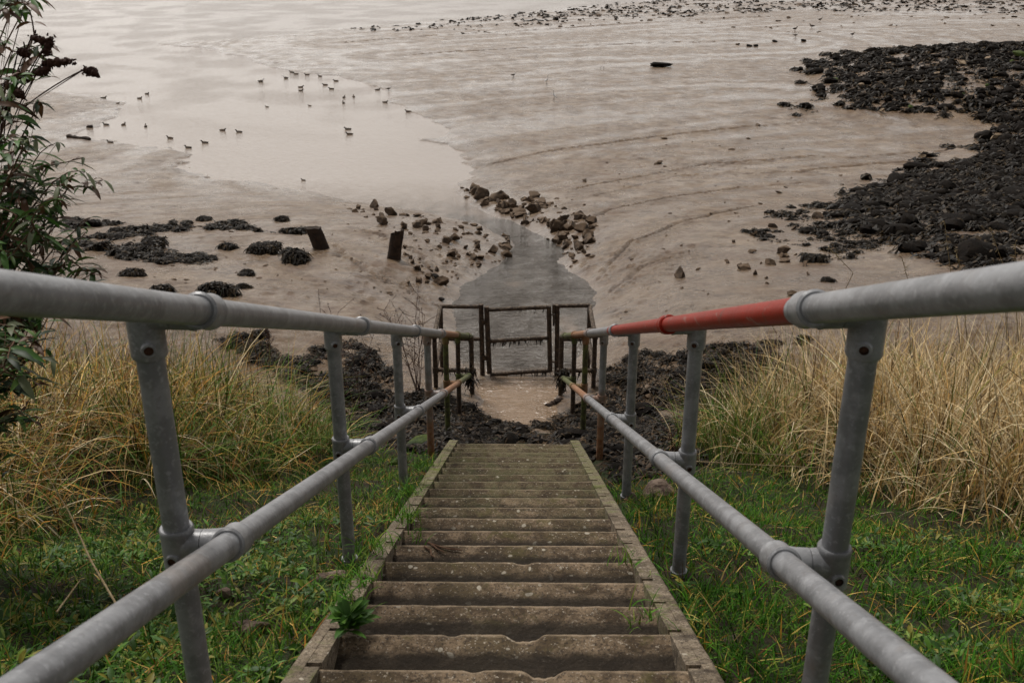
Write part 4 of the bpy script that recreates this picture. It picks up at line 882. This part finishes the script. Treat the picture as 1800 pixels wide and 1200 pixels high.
for i, (x, s_, lb) in enumerate([(-.50, 3.35, 'tuft of grass on the left stair edge level with the second right post'), (-.47, 4.45, 'grass tuft spilling over the left stair edge beside the third post'), (-.53, 5.2, 'grass tuft leaning on the left stair edge by the mossy treads'), (-.56, 6.3, 'tuft of long grass over the left stair edge near its low end'), (.40, 2.85, 'small grass tuft in the right end pocket of a tread'), (.44, 3.55, 'moss and grass tuft on the right stair edge'), (-.40, 4.0, 'sparse grass tuft in the left end pocket of a tread'), (-.49, 3.0, 'grass tuft on the left stair edge just above the leafy weed'), (-.52, 3.8, 'grass tuft hanging over the left stair edge by the second post')]):
    P = S(x+XC, s_, .80); r = np.random.default_rng(110+i); n = 120 if abs(x) > .46 else 30; root = empty('grass_tuft', P, lb, 'grass tuft')
    pts = r.normal(0, .034, (n, 3))*[1, 2.4, 0]; pts[:, 2] = -pts[:, 1]*.42; o = blades('blade', pts, .11 if s_ > 4 else .075, .0035, GREEN*1.3, .6, 1.0, 4, 120+i, parent=root); 
def twig(pts, p, rad, label):
    mb = MB()
    for L_ in pts:
        mb.tube([hit_tread(x, y, rad) for x, y in L_], np.linspace(rad, rad*.5, len(L_)), 7)
    tag(mb.build('twig', M['twig']), label, 'twig')
def hit_tread(px, py, r_):
    rr = ray(px, py); best = None
    for k in range(-2, 18):
        n_ = S(0, S0+DS*k, PS+.004); t = (n_[2]+r_-CZ)/rr[2]; y = rr[1]*t
        if n_[1]-.3 < y <= n_[1]+.01: return np.array([rr[0]*t, y, n_[2]+r_])
    t = 3.4; return rr*t+[0, 0, CZ]
twig([[(752,953),(775,961),(790,964),(812,966)], [(757,955),(770,965),(781,969)]], 0, .0045, 'forked brown twig lying on a tread near the left post')
twig([[(746,960),(757,966),(758,975),(763,978)]], 0, .0045, 'short crooked twig beside the forked one on the tread')
# mossy boulders, lumps in the turf, timber
for (px, py, w_, k, lb, nm, ct) in [(652,752,50,'moss','bright mossy boulder left of the steps behind the second post','mossy_boulder','boulder'), (738,790,66,'moss','dark mossy boulder against the foot of the left stair edge','mossy_boulder','boulder'), (700,815,40,'moss','small mossy boulder under the left lower rail','mossy_boulder','boulder'),
                                    (1158,868,84,'shell','crumbling shelly concrete lump in the grass right of the steps','concrete_lump','lump'), (1110,880,36,'shell','smaller stone in the grass left of the crumbling concrete lump','stone','stone'), (1290,1128,44,'shell','brown clod in the turf between the right posts','clod','clod'), (1640,1138,36,'shell','brown clod in the turf under the right lower rail','clod','clod'),
                                    (440,1110,56,'shell','brown clod in the turf right of the left lower rail','clod','clod'), (578,1020,60,'shell','strawy clod in the turf at the foot of the second left post','clod','clod'), (395,1050,48,'shell','flat clod in the turf behind the nearest left post','clod','clod')]:
    rock_px(k, px, py, w_, lb, None, nm, ct, sink=.1)
def stump(px, py, wpx, hpx, lean, label, notch=True, seed=1):
    P = hit(px, py); s_ = 1/pxm(P); r = wpx*.5*s_; h = hpx*s_/math.cos(R(22))*.98; n = 20; m = 14; a = np.linspace(0, 2*math.pi, n, endpoint=False); V = []
    for i in range(m):
        t = i/(m-1); z = -.15+t*(h+.15); top = np.where(t > .98, 1.0, 0)*(.16*h*pn(a*1.3+seed, 3.0)+(.22*h*np.where(np.cos(a-2.6) > 0, -1, .2) if notch else 0))
        rr = r*(1+.16*pn(a*2, t*2+seed)+.10*pn(a*6, t*1.0)+.2*(1-t)**3)*np.where(np.abs(np.cos(a)) > 2, 1, 1)
        V.append(np.stack([P[0]+np.cos(a)*rr*1.0+lean*z, P[1]+np.sin(a)*rr*.7+0*a, P[2]+z*t**0+top], -1))
    V = np.concatenate(V); Fq = [(i*n+j, i*n+(j+1) % n, (i+1)*n+(j+1) % n, (i+1)*n+j) for i in range(m-1) for j in range(n)]
    c0 = len(V); V = np.vstack([V, V[-n:].mean(0)-[0, 0, .06]]); Fq += [(c0, (m-1)*n+j, (m-1)*n+(j+1) % n, (m-1)*n+(j+2) % n) for j in range(0, n, 2)]
    o = MB().add(V, Fq).build('timber_stump', M['wood']); tag(o, label, 'stump')
stump(692, 455, 23, 48, .18, 'rotten upright timber stump with a split top left of the brook', True, 1)
stump(566, 437, 28, 36, -.35, 'weedy timber stump leaning beside the big boulders', False, 4)
def log(a, b, r, label, name='log', mat='wood'):
    A = hit(*a); B = hit(*b); P = np.array(line(A, B, 10)); P[:, 2] = np.linspace(A[2], B[2], 10)+r*.4; P += .25*r*rng.normal(0, 1, P.shape); tag(MB().tube(P, r*(1+.2*rng.normal(0, 1, 10)).clip(.5, 1.4), 9).build(name, M[mat]), label, 'log')
log((120, 86), (173, 81), .09, 'long dark driftwood log in the shallows at upper left', 'driftwood'); log((118, 241), (158, 246), .07, 'dark driftwood log at the left end of the pool', 'driftwood'); log((152, 224), (162, 224), .07, 'short dark driftwood just above the log at the left end of the pool', 'driftwood'); log((963, 718), (985, 702), .035, 'broken brown timber lying at the edge of the mud under the gate', 'timber')
for (x, y) in ((1056, 123), (1061, 123)): 
    P = hit(x, y); tag(MB().tube([P-[0, 0, .1], P+[.01, 0, .22]], .012, 6).build('stake', M['wood']), 'thin %s stake of the two standing on the far mud' % ('left' if x < 1060 else 'right'), 'stake')
# ------------------------------------------------------------------ birds
def loft(sp, mats, idx, n=12):
    """sp: list of (x, z, rz, ry) rings"""
    a = np.linspace(0, 2*math.pi, n, endpoint=False); P = np.array([(s[0], 0, s[1]) for s in sp]); T = np.gradient(P, axis=0); T /= np.linalg.norm(T, axis=1)[:, None]; V = []
    for p, t, s in zip(P, T, sp):
        u = np.array([0, 1., 0]); v = np.cross(t, u); V.append(p+np.cos(a)[:, None]*u*s[3]+np.sin(a)[:, None]*v*s[2])
    V = np.concatenate(V); m = len(sp); Fq = [(i*n+j, i*n+(j+1) % n, (i+1)*n+(j+1) % n, (i+1)*n+j) for i in range(m-1) for j in range(n)]; mi = [idx[i] for i in range(m-1) for j in range(n)]
    return V, Fq, mi
def bird_mesh(name, sp, idx, mats, legs=0):
    V, Fq, mi = loft(sp, mats, idx); mb = MB().add(V, Fq)
    if legs:
        for s_ in (-1, 1): mb.tube([(0.0, s_*.03, .02), (.015, s_*.03, -legs*.5), (0, s_*.03, -legs)], .006, 5); mb.tube([(0, s_*.03, -legs+.004), (.05, s_*.03, -legs+.004)], .006, 5)
        mi += [len(mats)-1]*(len(np.concatenate(mb.f))-len(mi))
    me = mesh_np(name, np.concatenate(mb.v), np.concatenate(mb.f), mats, smooth=True); me.polygons.foreach_set('material_index', mi[:len(me.polygons)]) if len(mi) == len(me.polygons) else None
    return me
DUCK = [(-.20,.055,.006,.012),(-.17,.045,.022,.035),(-.12,.035,.045,.062),(-.04,.03,.065,.085),(.05,.03,.068,.082),(.11,.045,.058,.06),(.135,.075,.038,.038),(.148,.098,.028,.028),(.158,.118,.030,.028),(.185,.126,.028,.025),(.205,.118,.016,.016),(.225,.112,.007,.014),(.25,.108,.004,.012)]
ducks_m = [bird_mesh('duck', DUCK, [0,0,1,1,1,3,2,2,2,2,2,0], [M['dkfeather'], M['gryfeather'], M['dkfeather'], M['brfeather']]), bird_mesh('duck', DUCK, [0,1,1,1,1,1,1,2,2,2,2,0], [M['dkfeather'], M['brfeather'], M['dkfeather']])]
DL = [(513,128,'topmost duck, left of the two close together at the head of the pool'),(521,132,'second duck of the two close together at the head of the pool'),(540,133,'lone duck right of the topmost pair'),(563,136,'duck between the topmost pair and the far bank'),(591,145,'duck nearest the upper right bank of the pool'),(529,156,'duck with a reflection, just below the topmost group'),(529,162,'duck directly below the reflected one'),(572,152,'left duck of the two side by side in the upper pool'),(583,159,'right duck of the two side by side in the upper pool'),
      (470,191,'lone duck in the middle of the pool, left of another lone one'),(545,189,'lone duck in the middle of the pool'),(605,174,'upper duck of the two facing near the right bank'),(604,184,'lower duck of the two near the right bank'),(622,173,'duck right of the stacked two near the right bank'),(664,160,'duck at the water edge of the upper right bank'),(677,180,'duck coming ashore on the right bank'),(718,194,'duck standing on the mud right of the pool'),
      (259,168,'biggest duck of the upper left group'),(246,176,'duck just left below the biggest of the upper left group'),(207,179,'small duck left of the upper left group'),(182,170,'duck by the mud tip at upper left'),(187,219,'duck by the left mud spit with its head down'),(218,223,'small dark duck right of the mud spit'),(257,226,'duck facing away in the left of the pool'),(194,248,'duck standing at the lower left water edge'),
      (300,247,'duck heading left in the lower left of the pool'),(332,264,'lowest duck in the pool'),(361,255,'duck with a pale flank right of the lowest one'),(392,233,'left duck of the loose pair in the lower pool'),(421,236,'right duck of the loose pair in the lower pool'),(612,231,'upper duck of the tight pair in the lower right pool'),(615,240,'lower duck of the tight pair in the lower right pool'),(534,322,'tiny dark bird at the lower edge of the pool')]
rb = random.Random(5)
for i, (px, py, lb) in enumerate(DL):
    P = hit(px, py+3); o = link('duck', ducks_m[i % 3 == 1], None, (P[0], P[1], max(P[2], float(base_mud(P[1])))-.005)); s_ = .84*(.62 if (i in (9, 10, 19, 32)) else 1); o.scale = (s_,)*3
    o.rotation_euler = (0, 0, rb.choice([0, math.pi, math.pi])+rb.uniform(-.5, .5) if i not in (11, 12, 13, 22, 23) else math.pi/2+rb.uniform(-.4, .4)); tag(o, lb, 'duck', 'ducks on the pool')
GULL = [(-.22,.06,.005,.012),(-.16,.05,.018,.025),(-.08,.04,.05,.055),(.02,.04,.068,.07),(.09,.06,.055,.055),(.12,.10,.032,.032),(.13,.135,.027,.026),(.155,.155,.030,.026),(.18,.15,.018,.018),(.21,.142,.006,.007),(.23,.136,.003,.003)]
gw = bird_mesh('gull', GULL, [0,1,1,1,0,0,0,0,2,2], [M['white'], M['gryfeather'], M['dkfeather']]); gwl = bird_mesh('gull', GULL, [2,1,1,1,0,0,0,0,2,2], [M['white'], M['gryfeather'], M['dkfeather']], .12)
gdl = bird_mesh('gull', GULL, [2,2,2,1,1,1,1,2,2,2], [M['white'], M['brfeather'], M['dkfeather']], .12)
EGR = [(-.20,-.06,.006,.02),(-.14,.0,.03,.035),(-.05,.06,.055,.055),(.03,.11,.055,.05),(.07,.17,.03,.03),(.07,.24,.018,.018),(.045,.31,.016,.016),(.05,.37,.017,.017),(.085,.40,.022,.019),(.12,.39,.012,.012),(.17,.375,.004,.004)]
eg = bird_mesh('egret', EGR, [0,0,0,0,0,0,0,0,0,1], [M['white'], M['dkfeather']], .26)
for (px, py, me, up, s_, nm, lb, rz) in [(459,149,gw,0,1.1,'gull','white gull floating left of the other at the head of the pool',.2), (503,143,gw,0,1.0,'gull','white gull floating nearer the topmost ducks',3.0), (902,136,gwl,.12,.9,'gull','smallest white bird standing on the middle mud flat',.4), (961,150,eg,.26,.85,'egret','white wader standing on the mud, the upper one of the two',.5), (974,178,eg,.26,.85,'egret','white wader standing on the mud, the lower one of the two',2.6),
                                         (1397,55,gdl,.12,1.3,'gull','brown gull standing left of the weedy spit',0.3), (1427,50,gdl,.12,1.3,'gull','brown gull standing right of the others by the weedy spit',2.8), (1441,38,gdl,.12,1.2,'gull','farthest brown gull beyond the weedy spit',.1), (1498,64,gdl,.12,1.1,'gull','dark gull perched at the top edge of the weedy spit',.3), (1398,66,gwl,.12,1.2,'gull','white breasted gull below the left brown gull',.2), (683,160,gwl,.12,.8,'gull','pale small bird on the right bank of the pool',.2), (1576,47,gwl,.12,.7,'gull','small white gull on the mud beyond the weed bed',.2)]:
    P = hit(px, py); P[2] = max(P[2], float(base_mud(P[1]))); o = link(nm, me, None, (P[0], P[1], P[2]+up*s_)); o.scale = (s_,)*3; o.rotation_euler = (0, 0, rz); tag(o, lb, nm if nm != 'egret' else 'wader')
